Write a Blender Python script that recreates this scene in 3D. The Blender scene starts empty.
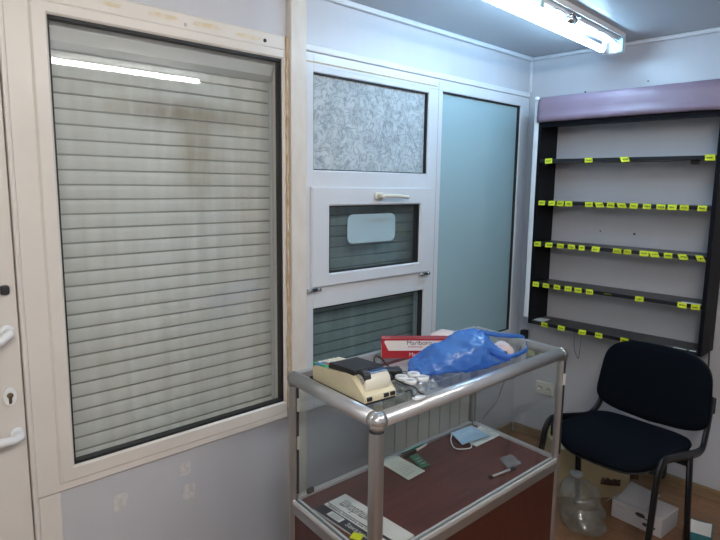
import bpy, bmesh, math, random
from mathutils import Vector, Matrix, noise
random.seed(7)
PI = math.pi
SC = bpy.context.scene
COL = SC.collection

# ------------------------------------------------------------------ materials
def nodes_of(m):
    m.use_nodes = True
    nt = m.node_tree
    return nt, nt.nodes, nt.links

def mat(name, col, rough=0.5, metal=0.0, vary=0.0, vscale=8.0, bump=0.0, bscale=60.0, col2=None, stretch=(1, 1, 1), coat=0.0, spec=0.5, detail=4.0):
    m = bpy.data.materials.new(name)
    nt, N, Lk = nodes_of(m)
    b = N['Principled BSDF']
    b.inputs['Roughness'].default_value = rough
    b.inputs['Metallic'].default_value = metal
    b.inputs['Coat Weight'].default_value = coat
    b.inputs['Specular IOR Level'].default_value = spec
    tc = N.new('ShaderNodeTexCoord'); mp = N.new('ShaderNodeMapping')
    mp.inputs['Scale'].default_value = stretch
    Lk.new(tc.outputs['Object'], mp.inputs['Vector'])
    if vary > 0 or col2:
        nz = N.new('ShaderNodeTexNoise'); nz.inputs['Scale'].default_value = vscale; nz.inputs['Detail'].default_value = detail
        Lk.new(mp.outputs['Vector'], nz.inputs['Vector'])
        rp = N.new('ShaderNodeValToRGB')
        rp.color_ramp.elements[0].position = 0.32; rp.color_ramp.elements[1].position = 0.68
        c2 = col2 or tuple(c * (1 - vary) for c in col)
        rp.color_ramp.elements[0].color = (*c2, 1); rp.color_ramp.elements[1].color = (*col, 1)
        Lk.new(nz.outputs['Fac'], rp.inputs['Fac']); Lk.new(rp.outputs['Color'], b.inputs['Base Color'])
    else:
        b.inputs['Base Color'].default_value = (*col, 1)
    if bump > 0:
        n2 = N.new('ShaderNodeTexNoise'); n2.inputs['Scale'].default_value = bscale; n2.inputs['Detail'].default_value = 3
        Lk.new(mp.outputs['Vector'], n2.inputs['Vector'])
        bp = N.new('ShaderNodeBump'); bp.inputs['Strength'].default_value = bump; bp.inputs['Distance'].default_value = 0.002
        Lk.new(n2.outputs['Fac'], bp.inputs['Height']); Lk.new(bp.outputs['Normal'], b.inputs['Normal'])
    return m

def glass_mat(name, tint, dirt=0.03, dirtcol=(0.7, 0.72, 0.7), f0=0.04, rough=0.0, dscale=3.0):
    """thin clear pane: straight-through light, a Schlick mirror on top, a little dust"""
    m = bpy.data.materials.new(name)
    nt, N, Lk = nodes_of(m)
    N.remove(N['Principled BSDF'])
    out = N['Material Output']
    tr = N.new('ShaderNodeBsdfTransparent'); tr.inputs['Color'].default_value = (*tint, 1)
    gl = N.new('ShaderNodeBsdfGlossy'); gl.inputs['Roughness'].default_value = rough; gl.inputs['Color'].default_value = (1, 1, 1, 1)
    df = N.new('ShaderNodeBsdfDiffuse'); df.inputs['Color'].default_value = (*dirtcol, 1)
    tc = N.new('ShaderNodeTexCoord'); nz = N.new('ShaderNodeTexNoise'); nz.inputs['Scale'].default_value = dscale; nz.inputs['Detail'].default_value = 8
    Lk.new(tc.outputs['Object'], nz.inputs['Vector'])
    mr = N.new('ShaderNodeMapRange'); mr.inputs[1].default_value = 0.35; mr.inputs[2].default_value = 0.8; mr.inputs[3].default_value = dirt * 0.4; mr.inputs[4].default_value = dirt * 2.2
    Lk.new(nz.outputs['Fac'], mr.inputs[0])
    m1 = N.new('ShaderNodeMixShader'); Lk.new(mr.outputs[0], m1.inputs[0]); Lk.new(tr.outputs[0], m1.inputs[1]); Lk.new(df.outputs[0], m1.inputs[2])
    lw = N.new('ShaderNodeLayerWeight'); lw.inputs['Blend'].default_value = 0.5
    pw = N.new('ShaderNodeMath'); pw.operation = 'POWER'; pw.inputs[1].default_value = 5
    Lk.new(lw.outputs['Facing'], pw.inputs[0])
    m2 = N.new('ShaderNodeMapRange'); m2.inputs[3].default_value = f0; m2.inputs[4].default_value = 0.9
    Lk.new(pw.outputs[0], m2.inputs[0])
    mx = N.new('ShaderNodeMixShader'); Lk.new(m2.outputs[0], mx.inputs[0]); Lk.new(m1.outputs[0], mx.inputs[1]); Lk.new(gl.outputs[0], mx.inputs[2])
    Lk.new(mx.outputs[0], out.inputs['Surface'])
    return m

def emit_mat(name, col, strength):
    m = bpy.data.materials.new(name)
    nt, N, Lk = nodes_of(m)
    b = N['Principled BSDF']; b.inputs['Base Color'].default_value = (0.9, 0.9, 0.9, 1)
    b.inputs['Emission Color'].default_value = (*col, 1); b.inputs['Emission Strength'].default_value = strength
    return m

def wood_mat(name, c1, c2, rough=0.4, scale=(2, 30, 30), coat=0.0):
    return mat(name, c1, rough, 0, col2=c2, vscale=3.0, stretch=scale, coat=coat, detail=6)

def floor_mat():
    m = bpy.data.materials.new('brown_laminate')
    nt, N, Lk = nodes_of(m); b = N['Principled BSDF']; b.inputs['Roughness'].default_value = 0.45
    tc = N.new('ShaderNodeTexCoord')
    br = N.new('ShaderNodeTexBrick'); br.inputs['Scale'].default_value = 1.0
    br.inputs['Brick Width'].default_value = 0.30; br.inputs['Row Height'].default_value = 0.075; br.inputs['Mortar Size'].default_value = 0.0012
    br.inputs['Color1'].default_value = (0.21, 0.105, 0.052, 1); br.inputs['Color2'].default_value = (0.28, 0.15, 0.078, 1); br.inputs['Mortar'].default_value = (0.15, 0.08, 0.04, 1)
    mp = N.new('ShaderNodeMapping'); mp.inputs['Rotation'].default_value = (0, 0, PI / 2)
    Lk.new(tc.outputs['Object'], mp.inputs['Vector']); Lk.new(mp.outputs['Vector'], br.inputs['Vector'])
    nz = N.new('ShaderNodeTexNoise'); nz.inputs['Scale'].default_value = 9; nz.inputs['Detail'].default_value = 6
    mp2 = N.new('ShaderNodeMapping'); mp2.inputs['Scale'].default_value = (6, 1, 1); Lk.new(tc.outputs['Object'], mp2.inputs['Vector']); Lk.new(mp2.outputs['Vector'], nz.inputs['Vector'])
    mx = N.new('ShaderNodeMixRGB'); mx.blend_type = 'MULTIPLY'; mx.inputs['Fac'].default_value = 0.6
    rp = N.new('ShaderNodeValToRGB'); rp.color_ramp.elements[0].color = (0.6, 0.55, 0.5, 1); rp.color_ramp.elements[0].position = 0.3; rp.color_ramp.elements[1].position = 0.7
    Lk.new(nz.outputs['Fac'], rp.inputs['Fac']); Lk.new(br.outputs['Color'], mx.inputs['Color1']); Lk.new(rp.outputs['Color'], mx.inputs['Color2'])
    Lk.new(mx.outputs['Color'], b.inputs['Base Color'])
    return m

def marble_film():
    m = bpy.data.materials.new('marbled_film')
    nt, N, Lk = nodes_of(m); b = N['Principled BSDF']; b.inputs['Roughness'].default_value = 0.12
    tc = N.new('ShaderNodeTexCoord')
    nz = N.new('ShaderNodeTexNoise'); nz.inputs['Scale'].default_value = 21; nz.inputs['Detail'].default_value = 9; nz.inputs['Distortion'].default_value = 1.6
    Lk.new(tc.outputs['Object'], nz.inputs['Vector'])
    rp = N.new('ShaderNodeValToRGB'); e = rp.color_ramp.elements
    e[0].position = 0.40; e[0].color = (0.53, 0.59, 0.60, 1); e[1].position = 0.60; e[1].color = (0.51, 0.57, 0.58, 1)
    for p, c in ((0.47, (0.45, 0.50, 0.53, 1)), (0.495, (0.31, 0.35, 0.37, 1)), (0.51, (0.33, 0.37, 0.39, 1)), (0.535, (0.47, 0.52, 0.55, 1))):
        k = e.new(p); k.color = c
    n2 = N.new('ShaderNodeTexNoise'); n2.inputs['Scale'].default_value = 14; n2.inputs['Detail'].default_value = 6; n2.inputs['Distortion'].default_value = 1.5
    Lk.new(tc.outputs['Object'], n2.inputs['Vector'])
    r2 = N.new('ShaderNodeValToRGB'); f = r2.color_ramp.elements
    f[0].position = 0.42; f[0].color = (0.72, 0.74, 0.75, 1); f[1].position = 0.55; f[1].color = (1, 1, 1, 1)
    Lk.new(n2.outputs['Fac'], r2.inputs['Fac']); Lk.new(nz.outputs['Fac'], rp.inputs['Fac'])
    mx = N.new('ShaderNodeMixRGB'); mx.blend_type = 'MULTIPLY'; mx.inputs['Fac'].default_value = 0.8
    Lk.new(rp.outputs['Color'], mx.inputs['Color1']); Lk.new(r2.outputs['Color'], mx.inputs['Color2']); Lk.new(mx.outputs['Color'], b.inputs['Base Color'])
    return m

def bag_mat():
    m = bpy.data.materials.new('blue_polythene')
    nt, N, Lk = nodes_of(m); N.remove(N['Principled BSDF']); out = N['Material Output']
    df = N.new('ShaderNodeBsdfDiffuse'); df.inputs['Color'].default_value = (0.11, 0.36, 0.86, 1)
    tl = N.new('ShaderNodeBsdfTranslucent'); tl.inputs['Color'].default_value = (0.10, 0.34, 0.90, 1)
    tr = N.new('ShaderNodeBsdfTransparent'); tr.inputs['Color'].default_value = (0.38, 0.60, 0.95, 1)
    gl = N.new('ShaderNodeBsdfGlossy'); gl.inputs['Roughness'].default_value = 0.25
    a = N.new('ShaderNodeMixShader'); a.inputs[0].default_value = 0.35; Lk.new(df.outputs[0], a.inputs[1]); Lk.new(tl.outputs[0], a.inputs[2])
    b = N.new('ShaderNodeMixShader'); b.inputs[0].default_value = 0.42; Lk.new(a.outputs[0], b.inputs[1]); Lk.new(tr.outputs[0], b.inputs[2])
    c = N.new('ShaderNodeMixShader'); c.inputs[0].default_value = 0.09; Lk.new(b.outputs[0], c.inputs[1]); Lk.new(gl.outputs[0], c.inputs[2])
    Lk.new(c.outputs[0], out.inputs['Surface'])
    return m

M = dict(
    wall=mat('white_sandwich_panel', (0.53, 0.535, 0.565), 0.35, vary=0.025, vscale=3.0, stretch=(6, 6, 0.5)),
    ceiling=mat('ceiling_panel', (0.44, 0.455, 0.48), 0.35, vary=0.05, vscale=2),
    floor=floor_mat(),
    skirting=wood_mat('tan_skirting', (0.25, 0.165, 0.09), (0.18, 0.115, 0.06), 0.5, (1, 2, 20)),
    trim=mat('white_trim', (0.72, 0.73, 0.75), 0.35, vary=0.08, vscale=6),
    cream=mat('aged_pvc', (0.71, 0.668, 0.615), 0.32, vary=0.06, vscale=5),
    post=mat('stained_post', (0.70, 0.66, 0.60), 0.4, col2=(0.64, 0.59, 0.52), vscale=9, stretch=(3, 3, 1.2)),
    foam=mat('yellowed_foam', (0.44, 0.30, 0.15), 0.9, col2=(0.64, 0.56, 0.44), vscale=25, bump=0.4),
    pvc=mat('white_pvc', (0.65, 0.67, 0.70), 0.28, vary=0.05, vscale=6),
    gasket=mat('black_gasket', (0.012, 0.012, 0.014), 0.6),
    glass=glass_mat('dusty_window_glass', (0.95, 0.96, 0.95), 0.045),
    shadetint=glass_mat('shade_tinted_glass', (0.70, 0.78, 0.80), 0.03),  # tint also stands in for the weaker light on the shutter behind
    cglass=glass_mat('case_glass', (0.97, 0.98, 0.975), 0.003, f0=0.013),
    frost=mat('teal_frosted_film', (0.34, 0.48, 0.51), 0.08, vary=0.06, vscale=2, coat=0.0),
    marble=marble_film(),
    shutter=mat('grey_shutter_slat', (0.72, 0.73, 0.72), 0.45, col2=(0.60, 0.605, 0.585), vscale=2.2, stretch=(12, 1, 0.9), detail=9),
    shutterbox=mat('shutter_box', (0.66, 0.67, 0.68), 0.3, vary=0.1, vscale=5),
    seam=mat('grey_hinge_seam', (0.34, 0.34, 0.32), 0.7),
    sticker=mat('pale_sticker', (0.36, 0.48, 0.52), 0.25),
    residue=mat('tape_residue', (0.62, 0.52, 0.33), 0.7, col2=(0.70, 0.63, 0.52), vscale=30),
    stain=mat('grey_glue_mark', (0.54, 0.52, 0.49), 0.8, col2=(0.67, 0.66, 0.67), vscale=60),
    screw=mat('steel_screw', (0.55, 0.55, 0.55), 0.35, 0.8),
    chrome=mat('chrome', (0.75, 0.76, 0.78), 0.15, 1.0),
    brass=mat('dark_brass', (0.25, 0.20, 0.12), 0.35, 0.9),
    alu=mat('brushed_aluminium', (0.42, 0.415, 0.41), 0.30, 0.8, vary=0.06, vscale=20),
    alutop=mat('pale_aluminium_rail', (0.60, 0.61, 0.63), 0.33, 0.65, vary=0.05, vscale=20),
    alulip=mat('highlight_aluminium_lip', (0.78, 0.78, 0.78), 0.35, 0.5),  # paler lips paint the highlight lines onto the base rails
    alud=mat('aluminium_edge', (0.42, 0.40, 0.38), 0.4, 0.7),
    deck=wood_mat('deck_wood', (0.115, 0.034, 0.026), (0.075, 0.022, 0.018), 0.55, (1.6, 16, 16)),
    mahog=wood_mat('mahogany_board', (0.075, 0.018, 0.010), (0.046, 0.011, 0.007), 0.35, (14, 14, 1.5)),
    joint=mat('bright_corner_joint', (0.60, 0.60, 0.61), 0.26, 0.75),
    black=mat('black_plastic', (0.012, 0.012, 0.014), 0.4),
    softblack=mat('matt_black_plastic', (0.02, 0.021, 0.024), 0.6),
    board=mat('black_laminate', (0.0055, 0.006, 0.0085), 0.5, vary=0.15, vscale=12, spec=0.12),
    shelf=mat('dark_grey_shelf', (0.012, 0.012, 0.015), 0.34, vary=0.2, vscale=10, spec=0.4),
    valance=mat('mauve_vinyl', (0.235, 0.165, 0.215), 0.5, vary=0.07, vscale=6, bump=0.15, bscale=18),
    yellow=mat('yellow_tag_paper', (0.72, 0.80, 0.02), 0.6, vary=0.08, vscale=60),
    ink=mat('dark_ink', (0.03, 0.03, 0.035), 0.7),
    fabric=mat('black_fabric', (0.0040, 0.0060, 0.0095), 0.9, vary=0.3, vscale=220, bump=0.4, bscale=700, spec=0.06),
    steel=mat('black_enamelled_tube', (0.005, 0.0055, 0.007), 0.35, 0.0, spec=0.3),
    radiator=mat('cream_radiator_enamel', (0.60, 0.58, 0.53), 0.35, vary=0.05, vscale=8),
    regcream=mat('cream_plastic', (0.70, 0.63, 0.43), 0.4, vary=0.05, vscale=20),
    regwhite=mat('pale_plastic', (0.72, 0.69, 0.58), 0.35),
    navy=mat('navy_strip', (0.012, 0.025, 0.085), 0.2),
    kgreen=mat('green_key', (0.06, 0.36, 0.20), 0.5), kblue=mat('blue_key', (0.08, 0.22, 0.55), 0.5),
    kred=mat('red_key', (0.62, 0.12, 0.06), 0.5), kwhite=mat('white_key', (0.74, 0.72, 0.60), 0.5), kgrey=mat('grey_key', (0.33, 0.33, 0.31), 0.5),
    red=mat('dark_red_card', (0.36, 0.012, 0.022), 0.35, vary=0.1, vscale=12),
    pinkred=mat('pale_red_card', (0.48, 0.12, 0.13), 0.4),
    card=mat('white_card', (0.78, 0.76, 0.73), 0.45, vary=0.03, vscale=10),
    paper=mat('white_paper', (0.74, 0.74, 0.70), 0.7, vary=0.06, vscale=14),
    greenpaper=mat('pale_form_paper', (0.60, 0.62, 0.52), 0.7, vary=0.06, vscale=30),
    darkprint=mat('dark_blue_print', (0.022, 0.024, 0.04), 0.5, vary=0.3, vscale=30),
    greyprint=mat('grey_print', (0.35, 0.36, 0.36), 0.6),
    green=mat('green_card_print', (0.035, 0.19, 0.10), 0.4, vary=0.4, vscale=60),
    bag=bag_mat(),
    roll=mat('pinkish_paper', (0.78, 0.64, 0.61), 0.8, vary=0.06, vscale=14, bump=0.2),
    core=mat('brown_card_core', (0.20, 0.10, 0.055), 0.8),
    clear=glass_mat('clear_plastic', (0.93, 0.94, 0.94), 0.12, (0.7, 0.72, 0.74), f0=0.08, rough=0.12, dscale=30),
    bottle=glass_mat('dusty_bottle_plastic', (0.84, 0.85, 0.82), 0.17, (0.58, 0.58, 0.55), f0=0.07, rough=0.12, dscale=14),
    lid=mat('white_lid', (0.80, 0.81, 0.82), 0.3),
    capin=mat('lid_recess', (0.50, 0.52, 0.55), 0.4),
    mask=mat('blue_mask_fabric', (0.42, 0.57, 0.70), 0.85, vary=0.05, vscale=40),
    cardbox=mat('pale_brown_cardboard', (0.56, 0.46, 0.27), 0.75, col2=(0.46, 0.36, 0.20), vscale=5, detail=6),
    cardtorn=mat('torn_cardboard', (0.12, 0.06, 0.032), 0.9, vary=0.4, vscale=20, bump=0.5),
    boxwhite=mat('white_printed_box', (0.50, 0.49, 0.50), 0.45, vary=0.05, vscale=10),
    teal=mat('teal_card', (0.03, 0.16, 0.18), 0.5),
    socket=mat('cream_socket', (0.68, 0.65, 0.57), 0.35),
    wire=mat('grey_cable', (0.16, 0.15, 0.16), 0.5),
    bulbholder=mat('tealish_plastic', (0.45, 0.68, 0.70), 0.35),
    lampwhite=mat('white_enamel', (0.80, 0.82, 0.84), 0.3),
    tubelight=emit_mat('cool_tube', (0.44, 0.72, 1.0), 58.0),
    tubewarm=emit_mat('neutral_tube', (1.0, 0.96, 0.91), 80.0), tubefill=emit_mat('warm_fill_tube', (1.0, 0.955, 0.895), 200.0),
    doorskin=mat('door_pvc', (0.69, 0.65, 0.60), 0.32, vary=0.05, vscale=5),
    fluff=mat('pinkish_tape', (0.45, 0.44, 0.42), 0.6),
)

def blotch(m, centre, radii, col):
    """a soft-edged brown smear with its own place and outline on the material"""
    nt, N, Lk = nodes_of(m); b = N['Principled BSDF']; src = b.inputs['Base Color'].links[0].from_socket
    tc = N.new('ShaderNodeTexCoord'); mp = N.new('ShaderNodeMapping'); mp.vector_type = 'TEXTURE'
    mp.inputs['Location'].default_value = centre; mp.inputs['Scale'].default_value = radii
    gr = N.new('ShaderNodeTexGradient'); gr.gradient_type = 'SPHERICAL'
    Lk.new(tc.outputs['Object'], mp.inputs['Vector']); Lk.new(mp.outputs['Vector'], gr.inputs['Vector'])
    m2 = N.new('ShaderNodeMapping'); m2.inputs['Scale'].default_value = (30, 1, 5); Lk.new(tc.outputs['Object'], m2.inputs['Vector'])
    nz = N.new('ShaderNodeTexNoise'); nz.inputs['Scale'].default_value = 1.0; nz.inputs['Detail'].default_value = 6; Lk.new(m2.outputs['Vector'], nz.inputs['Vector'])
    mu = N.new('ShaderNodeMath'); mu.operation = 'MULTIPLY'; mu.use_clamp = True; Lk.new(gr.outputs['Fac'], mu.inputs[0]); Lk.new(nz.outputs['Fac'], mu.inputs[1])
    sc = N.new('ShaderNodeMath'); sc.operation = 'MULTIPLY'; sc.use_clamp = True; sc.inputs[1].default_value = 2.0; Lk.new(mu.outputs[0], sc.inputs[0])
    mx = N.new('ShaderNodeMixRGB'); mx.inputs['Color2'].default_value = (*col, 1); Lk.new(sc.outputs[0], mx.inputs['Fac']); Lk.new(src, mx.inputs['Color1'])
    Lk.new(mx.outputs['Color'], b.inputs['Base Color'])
blotch(M['shutter'], (1.02, 1.93, 1.735), (.36, .4, .06), (0.30, 0.25, 0.19))
blotch(M['shutter'], (1.05, 1.93, 1.60), (.12, .4, .22), (0.42, 0.38, 0.31))

# ------------------------------------------------------------------ helpers
def link(name, bm, m, parent=None, smooth=False):
    me = bpy.data.meshes.new(name)
    bmesh.ops.recalc_face_normals(bm, faces=bm.faces[:])
    bm.to_mesh(me); bm.free()
    for k in (m if isinstance(m, (list, tuple)) else [m]):
        me.materials.append(M[k])
    if smooth:
        for p in me.polygons: p.use_smooth = True
    o = bpy.data.objects.new(name, me); COL.objects.link(o)
    if parent: o.parent = parent
    return o

def thing(name, label, cat, loc=(0, 0, 0), rz=0.0, group=None, kind=None):
    o = bpy.data.objects.new(name, None); COL.objects.link(o)
    o.empty_display_size = 0.05
    o.location = loc; o.rotation_euler = (0, 0, rz)
    return tag(o, label, cat, group, kind)

def tag(o, label=None, cat=None, group=None, kind=None):
    if label: o['label'] = label
    if cat: o['category'] = cat
    if group: o['group'] = group
    if kind: o['kind'] = kind
    return o

def B(): return bmesh.new()

def _bevel(bm, verts, r, seg=2):
    if r <= 0: return
    es = set()
    for v in verts:
        for e in v.link_edges: es.add(e)
    bmesh.ops.bevel(bm, geom=list(es), offset=r, segments=seg, profile=0.5, affect='EDGES')

def box(bm, c, s, rot=None, bev=0.0, mi=0, seg=2):
    """box: centre c, full size s, rot = Matrix 3x3 / z angle"""
    f0 = set(bm.faces)
    g = bmesh.ops.create_cube(bm, size=1.0)
    vs = g['verts']
    for v in vs: v.co = Vector((v.co.x * s[0], v.co.y * s[1], v.co.z * s[2]))
    if bev: _bevel(bm, vs, min(bev, min(s) * 0.45), seg)
    nf = [f for f in bm.faces if f not in f0]
    nv = {v for f in nf for v in f.verts}
    R = Matrix.Rotation(rot, 3, 'Z') if isinstance(rot, (int, float)) else (rot or Matrix.Identity(3))
    for v in nv: v.co = R @ v.co + Vector(c)
    for f in nf: f.material_index = mi
    return nf

def bb(bm, x0, x1, y0, y1, z0, z1, bev=0.0, mi=0):
    return box(bm, ((x0 + x1) / 2, (y0 + y1) / 2, (z0 + z1) / 2), (x1 - x0, y1 - y0, z1 - z0), None, bev, mi)

def quadprism(bm, pts, z0, z1, mi=0, mtop=None):
    """vertical prism over a polygon"""
    lo = [bm.verts.new((p[0], p[1], z0)) for p in pts]; hi = [bm.verts.new((p[0], p[1], z1)) for p in pts]
    n = len(pts)
    fs = [bm.faces.new(lo[::-1])]
    t = bm.faces.new(hi)
    for i in range(n): fs.append(bm.faces.new((lo[i], lo[(i + 1) % n], hi[(i + 1) % n], hi[i])))
    for f in fs: f.material_index = mi
    t.material_index = mi if mtop is None else mtop

def loft(bm, rings, closed=True, caps=True, mi=0):
    vv = [[bm.verts.new(p) for p in r] for r in rings]
    n = len(rings[0])
    for a, b in zip(vv, vv[1:]):
        for i in range(n if closed else n - 1):
            f = bm.faces.new((a[i], a[(i + 1) % n], b[(i + 1) % n], b[i])); f.material_index = mi
    if caps and closed:
        f = bm.faces.new(vv[0][::-1]); f.material_index = mi
        f = bm.faces.new(vv[-1]); f.material_index = mi
    return vv

def smooth_path(pts, n=6):
    """Catmull-Rom through the points"""
    P = [Vector(p) for p in pts]
    if len(P) < 3: return P
    out = []
    ext = [P[0] * 2 - P[1]] + P + [P[-1] * 2 - P[-2]]
    for i in range(1, len(ext) - 2):
        a, b, c, d = ext[i - 1:i + 3]
        for k in range(n):
            t = k / n
            out.append(0.5 * ((2 * b) + (c - a) * t + (2 * a - 5 * b + 4 * c - d) * t * t + (3 * b - a - 3 * c + d) * t ** 3))
    out.append(P[-1])
    return out

def tube(bm, pts, r, seg=8, up=None, r2=None, mi=0, caps=True):
    """tube along points; r2 = second (up-ish) radius for oval section"""
    P = [Vector(p) for p in pts]
    rings = []
    ref = Vector(up) if up else None
    prev = None
    for i, p in enumerate(P):
        t = (P[min(i + 1, len(P) - 1)] - P[max(i - 1, 0)]).normalized()
        if ref is not None: a = ref - t * ref.dot(t)
        elif prev is not None: a = prev - t * prev.dot(t)
        else:
            h = Vector((0, 0, 1)) if abs(t.z) < 0.9 else Vector((1, 0, 0)); a = h - t * h.dot(t)
        a.normalize(); prev = a
        b = t.cross(a)
        ra = r; rb = r2 or r
        rings.append([p + a * (math.cos(2 * PI * k / seg) * ra) + b * (math.sin(2 * PI * k / seg) * rb) for k in range(seg)])
    loft(bm, rings, True, caps, mi)

def lathe(bm, prof, c=(0, 0, 0), seg=20, R=None, mi=0, caps=True):
    R = R or Matrix.Identity(3)
    loft(bm, [[R @ Vector((r * math.cos(2 * PI * k / seg), r * math.sin(2 * PI * k / seg), z)) + Vector(c) for k in range(seg)] for r, z in prof], True, caps, mi)

def sheet(bm, c0, c1, c2, c3, nu, nv, fn=None, th=0.0, mi=0):
    """bilinear patch with thickness th downwards (along -normal)"""
    c0, c1, c2, c3 = map(Vector, (c0, c1, c2, c3))
    nrm = (c1 - c0).cross(c3 - c0).normalized()
    def grid(off):
        g = []
        for j in range(nv + 1):
            row = []
            for i in range(nu + 1):
                u, v = i / nu, j / nv
                p = c0 * (1 - u) * (1 - v) + c1 * u * (1 - v) + c2 * u * v + c3 * (1 - u) * v
                if fn: p = p + nrm * fn(u, v)
                row.append(bm.verts.new(p + nrm * off))
            g.append(row)
        return g
    a = grid(0.0)
    fs = []
    for j in range(nv):
        for i in range(nu): fs.append(bm.faces.new((a[j][i], a[j][i + 1], a[j + 1][i + 1], a[j + 1][i])))
    if th:
        b = grid(-th)
        for j in range(nv):
            for i in range(nu): fs.append(bm.faces.new((b[j][i], b[j + 1][i], b[j + 1][i + 1], b[j][i + 1])))
        edge = [(j, 0) for j in range(nv + 1)][::-1] + [(0, i) for i in range(1, nu + 1)] + [(j, nu) for j in range(1, nv + 1)] + [(nv, i) for i in range(nu - 1, -1, -1)]
        for (j, i), (l, k) in zip(edge, edge[1:]):
            fs.append(bm.faces.new((a[j][i], a[l][k], b[l][k], b[j][i])))
    for f in fs: f.material_index = mi

def text(name, s, size, m, mtx, parent, ext=0.0003, align='LEFT', sx=1.0, shear=0.0):
    cu = bpy.data.curves.new(name, 'FONT'); cu.body = s; cu.size = size; cu.extrude = ext; cu.align_x = align; cu.align_y = 'CENTER'
    cu.shear = shear
    cu.materials.append(M[m])
    t = bpy.data.objects.new('lettering_curve', cu); COL.objects.link(t)
    me = bpy.data.meshes.new_from_object(t.evaluated_get(bpy.context.evaluated_depsgraph_get()))
    bpy.data.objects.remove(t)
    me.name = name
    o = bpy.data.objects.new(name, me); COL.objects.link(o)
    if not me.materials: me.materials.append(M[m])
    o.parent = parent
    o.matrix_local = mtx @ Matrix.Diagonal((sx, 1, 1, 1))
    return o

def basis(o, x, y, z):
    m = Matrix.Identity(4)
    for i, a in enumerate((x, y, z)):
        a = Vector(a).normalized()
        for r in range(3): m[r][i] = a[r]
    for r in range(3): m[r][3] = o[r]
    return m

# ------------------------------------------------------------------ camera
Rr = ((0.7206936, -0.6931385, 0.0126379), (0.0915326, 0.1132100, 0.9893459), (0.6871844, 0.7118585, -0.1450345))
cam = bpy.data.cameras.new('camera'); cam.sensor_width = 36; cam.sensor_fit = 'HORIZONTAL'; cam.lens = 36 * 582.43 / 720; cam.clip_start = 0.02
co = bpy.data.objects.new('camera', cam); COL.objects.link(co)
mw = Matrix.Identity(4)
for r in range(3):
    mw[r][0] = Rr[0][r]; mw[r][1] = Rr[1][r]; mw[r][2] = -Rr[2][r]
mw[2][3] = 1.5
co.matrix_world = mw
SC.camera = co

# ------------------------------------------------------------------ room shell
XB, YA, H = 3.084, 1.815, 2.223
X0, Y0 = -1.1, -1.7
def struct(name, bm, m, label=None, parent=None, smooth=False):
    o = link(name, bm, m, parent, smooth)
    if not parent: tag(o, label, name.split('_')[0], None, 'structure')
    return o

b = B(); bb(b, X0 - .1, XB + .1, Y0 - .1, YA + .25, -0.1, 0); struct('floor', b, 'floor', 'brown laminate floor boards')
b = B(); bb(b, X0 - .1, XB + .1, Y0 - .1, YA + .25, H, H + .1); struct('ceiling', b, 'ceiling', 'pale grey panel ceiling')
b = B(); bb(b, XB, XB + .1, Y0 - .1, YA + .25, 0, H)
wall_right = struct('wall_right', b, 'wall', 'white panel wall behind the black shelves and chair')
b = B(); bb(b, X0 - .1, X0, Y0 - .1, YA + .25, 0, H); struct('wall_left', b, 'wall', 'white panel wall left of the camera')
b = B(); bb(b, X0, XB, Y0 - .1, Y0, 0, H); struct('wall_back', b, 'wall', 'white panel wall behind the camera')
b = B()
T = YA + .12
bb(b, X0, -.46, YA, T, 0, H)
bb(b, -.46, 1.36, YA, T, 2.035, H)
bb(b, .43, 1.36, YA, T, 0, .567)
bb(b, 1.36, 1.432, YA, T, 0, H)
bb(b, 1.432, XB, YA, T, 0, .565)
bb(b, 1.432, XB, YA, T, 2.02, H)
wall_front = struct('wall_front', b, 'wall', 'white panel wall holding the two shuttered windows')
def blob(bm, cx, cz, w, h, y, n=14, th=0.0006):
    pts = [(cx + w / 2 * math.copysign(abs(math.cos(a)) ** .5, math.cos(a)) * random.uniform(.75, 1.1), cz + h / 2 * math.copysign(abs(math.sin(a)) ** .5, math.sin(a)) * random.uniform(.75, 1.1)) for a in [2 * PI * k / n for k in range(n)]]
    lo = [bm.verts.new((p[0], y, p[1])) for p in pts]; hi = [bm.verts.new((p[0], y - th, p[1])) for p in pts]
    bm.faces.new(hi); bm.faces.new(lo[::-1])
    for i in range(n): bm.faces.new((lo[i], lo[(i + 1) % n], hi[(i + 1) % n], hi[i]))
for cx, cz, w, h in ((.905, .497, .05, .055), (.918, .405, .055, .075), (.675, .462, .055, .06)):
    b = B(); blob(b, cx, cz, w, h, YA); struct('glue_mark', b, 'stain', parent=wall_front)

for y, z, r in ((1.484, 2.003, .005), (1.165, 2.023, .004), (1.349, 1.271, .004), (1.172, 1.267, .006)):
    b = B()
    for k in range(1): lo = [b.verts.new((XB - .0006, y + r * math.cos(a), z + r * math.sin(a))) for a in [2 * PI * q / 10 for q in range(10)]]
    hi = [b.verts.new((XB - .001, v.co.y, v.co.z)) for v in lo]; b.faces.new(hi)
    for i in range(10): b.faces.new((lo[i], lo[(i + 1) % 10], hi[(i + 1) % 10], hi[i]))
    link('screw_hole', b, 'ink', wall_right)

# ceiling and corner mouldings
b = B(); bb(b, 1.43, XB, YA - .022, YA, H - .022, H, .006); struct('trim_1', b, 'trim', 'white moulding where the window wall meets the ceiling')
b = B(); bb(b, X0, 1.36, YA - .022, YA, H - .022, H, .006); struct('trim_2', b, 'trim', 'white ceiling moulding above the left window and door')
b = B(); bb(b, XB - .02, XB, Y0, YA - .022, H - .02, H, .006); struct('trim_3', b, 'trim', 'white ceiling moulding above the shelves')
b = B(); bb(b, XB - .013, XB, YA - .016, YA, 2.03, H - .022, .004); struct('trim_4', b, 'trim', 'thin white corner strip')
b = B(); bb(b, 1.358, 1.432, YA - .03, YA, 0, H, .004)
post = struct('trim_5', b, 'post', 'stained cream vertical strip between the two windows')
b = B()
pp = [(1.352 + random.uniform(-.002, .002), YA - .012 + random.uniform(-.004, .003), .60 + k * .027) for k in range(54)]
tube(b, pp, .006, 6); link('foam_bead', b, 'foam', post, True)
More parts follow.
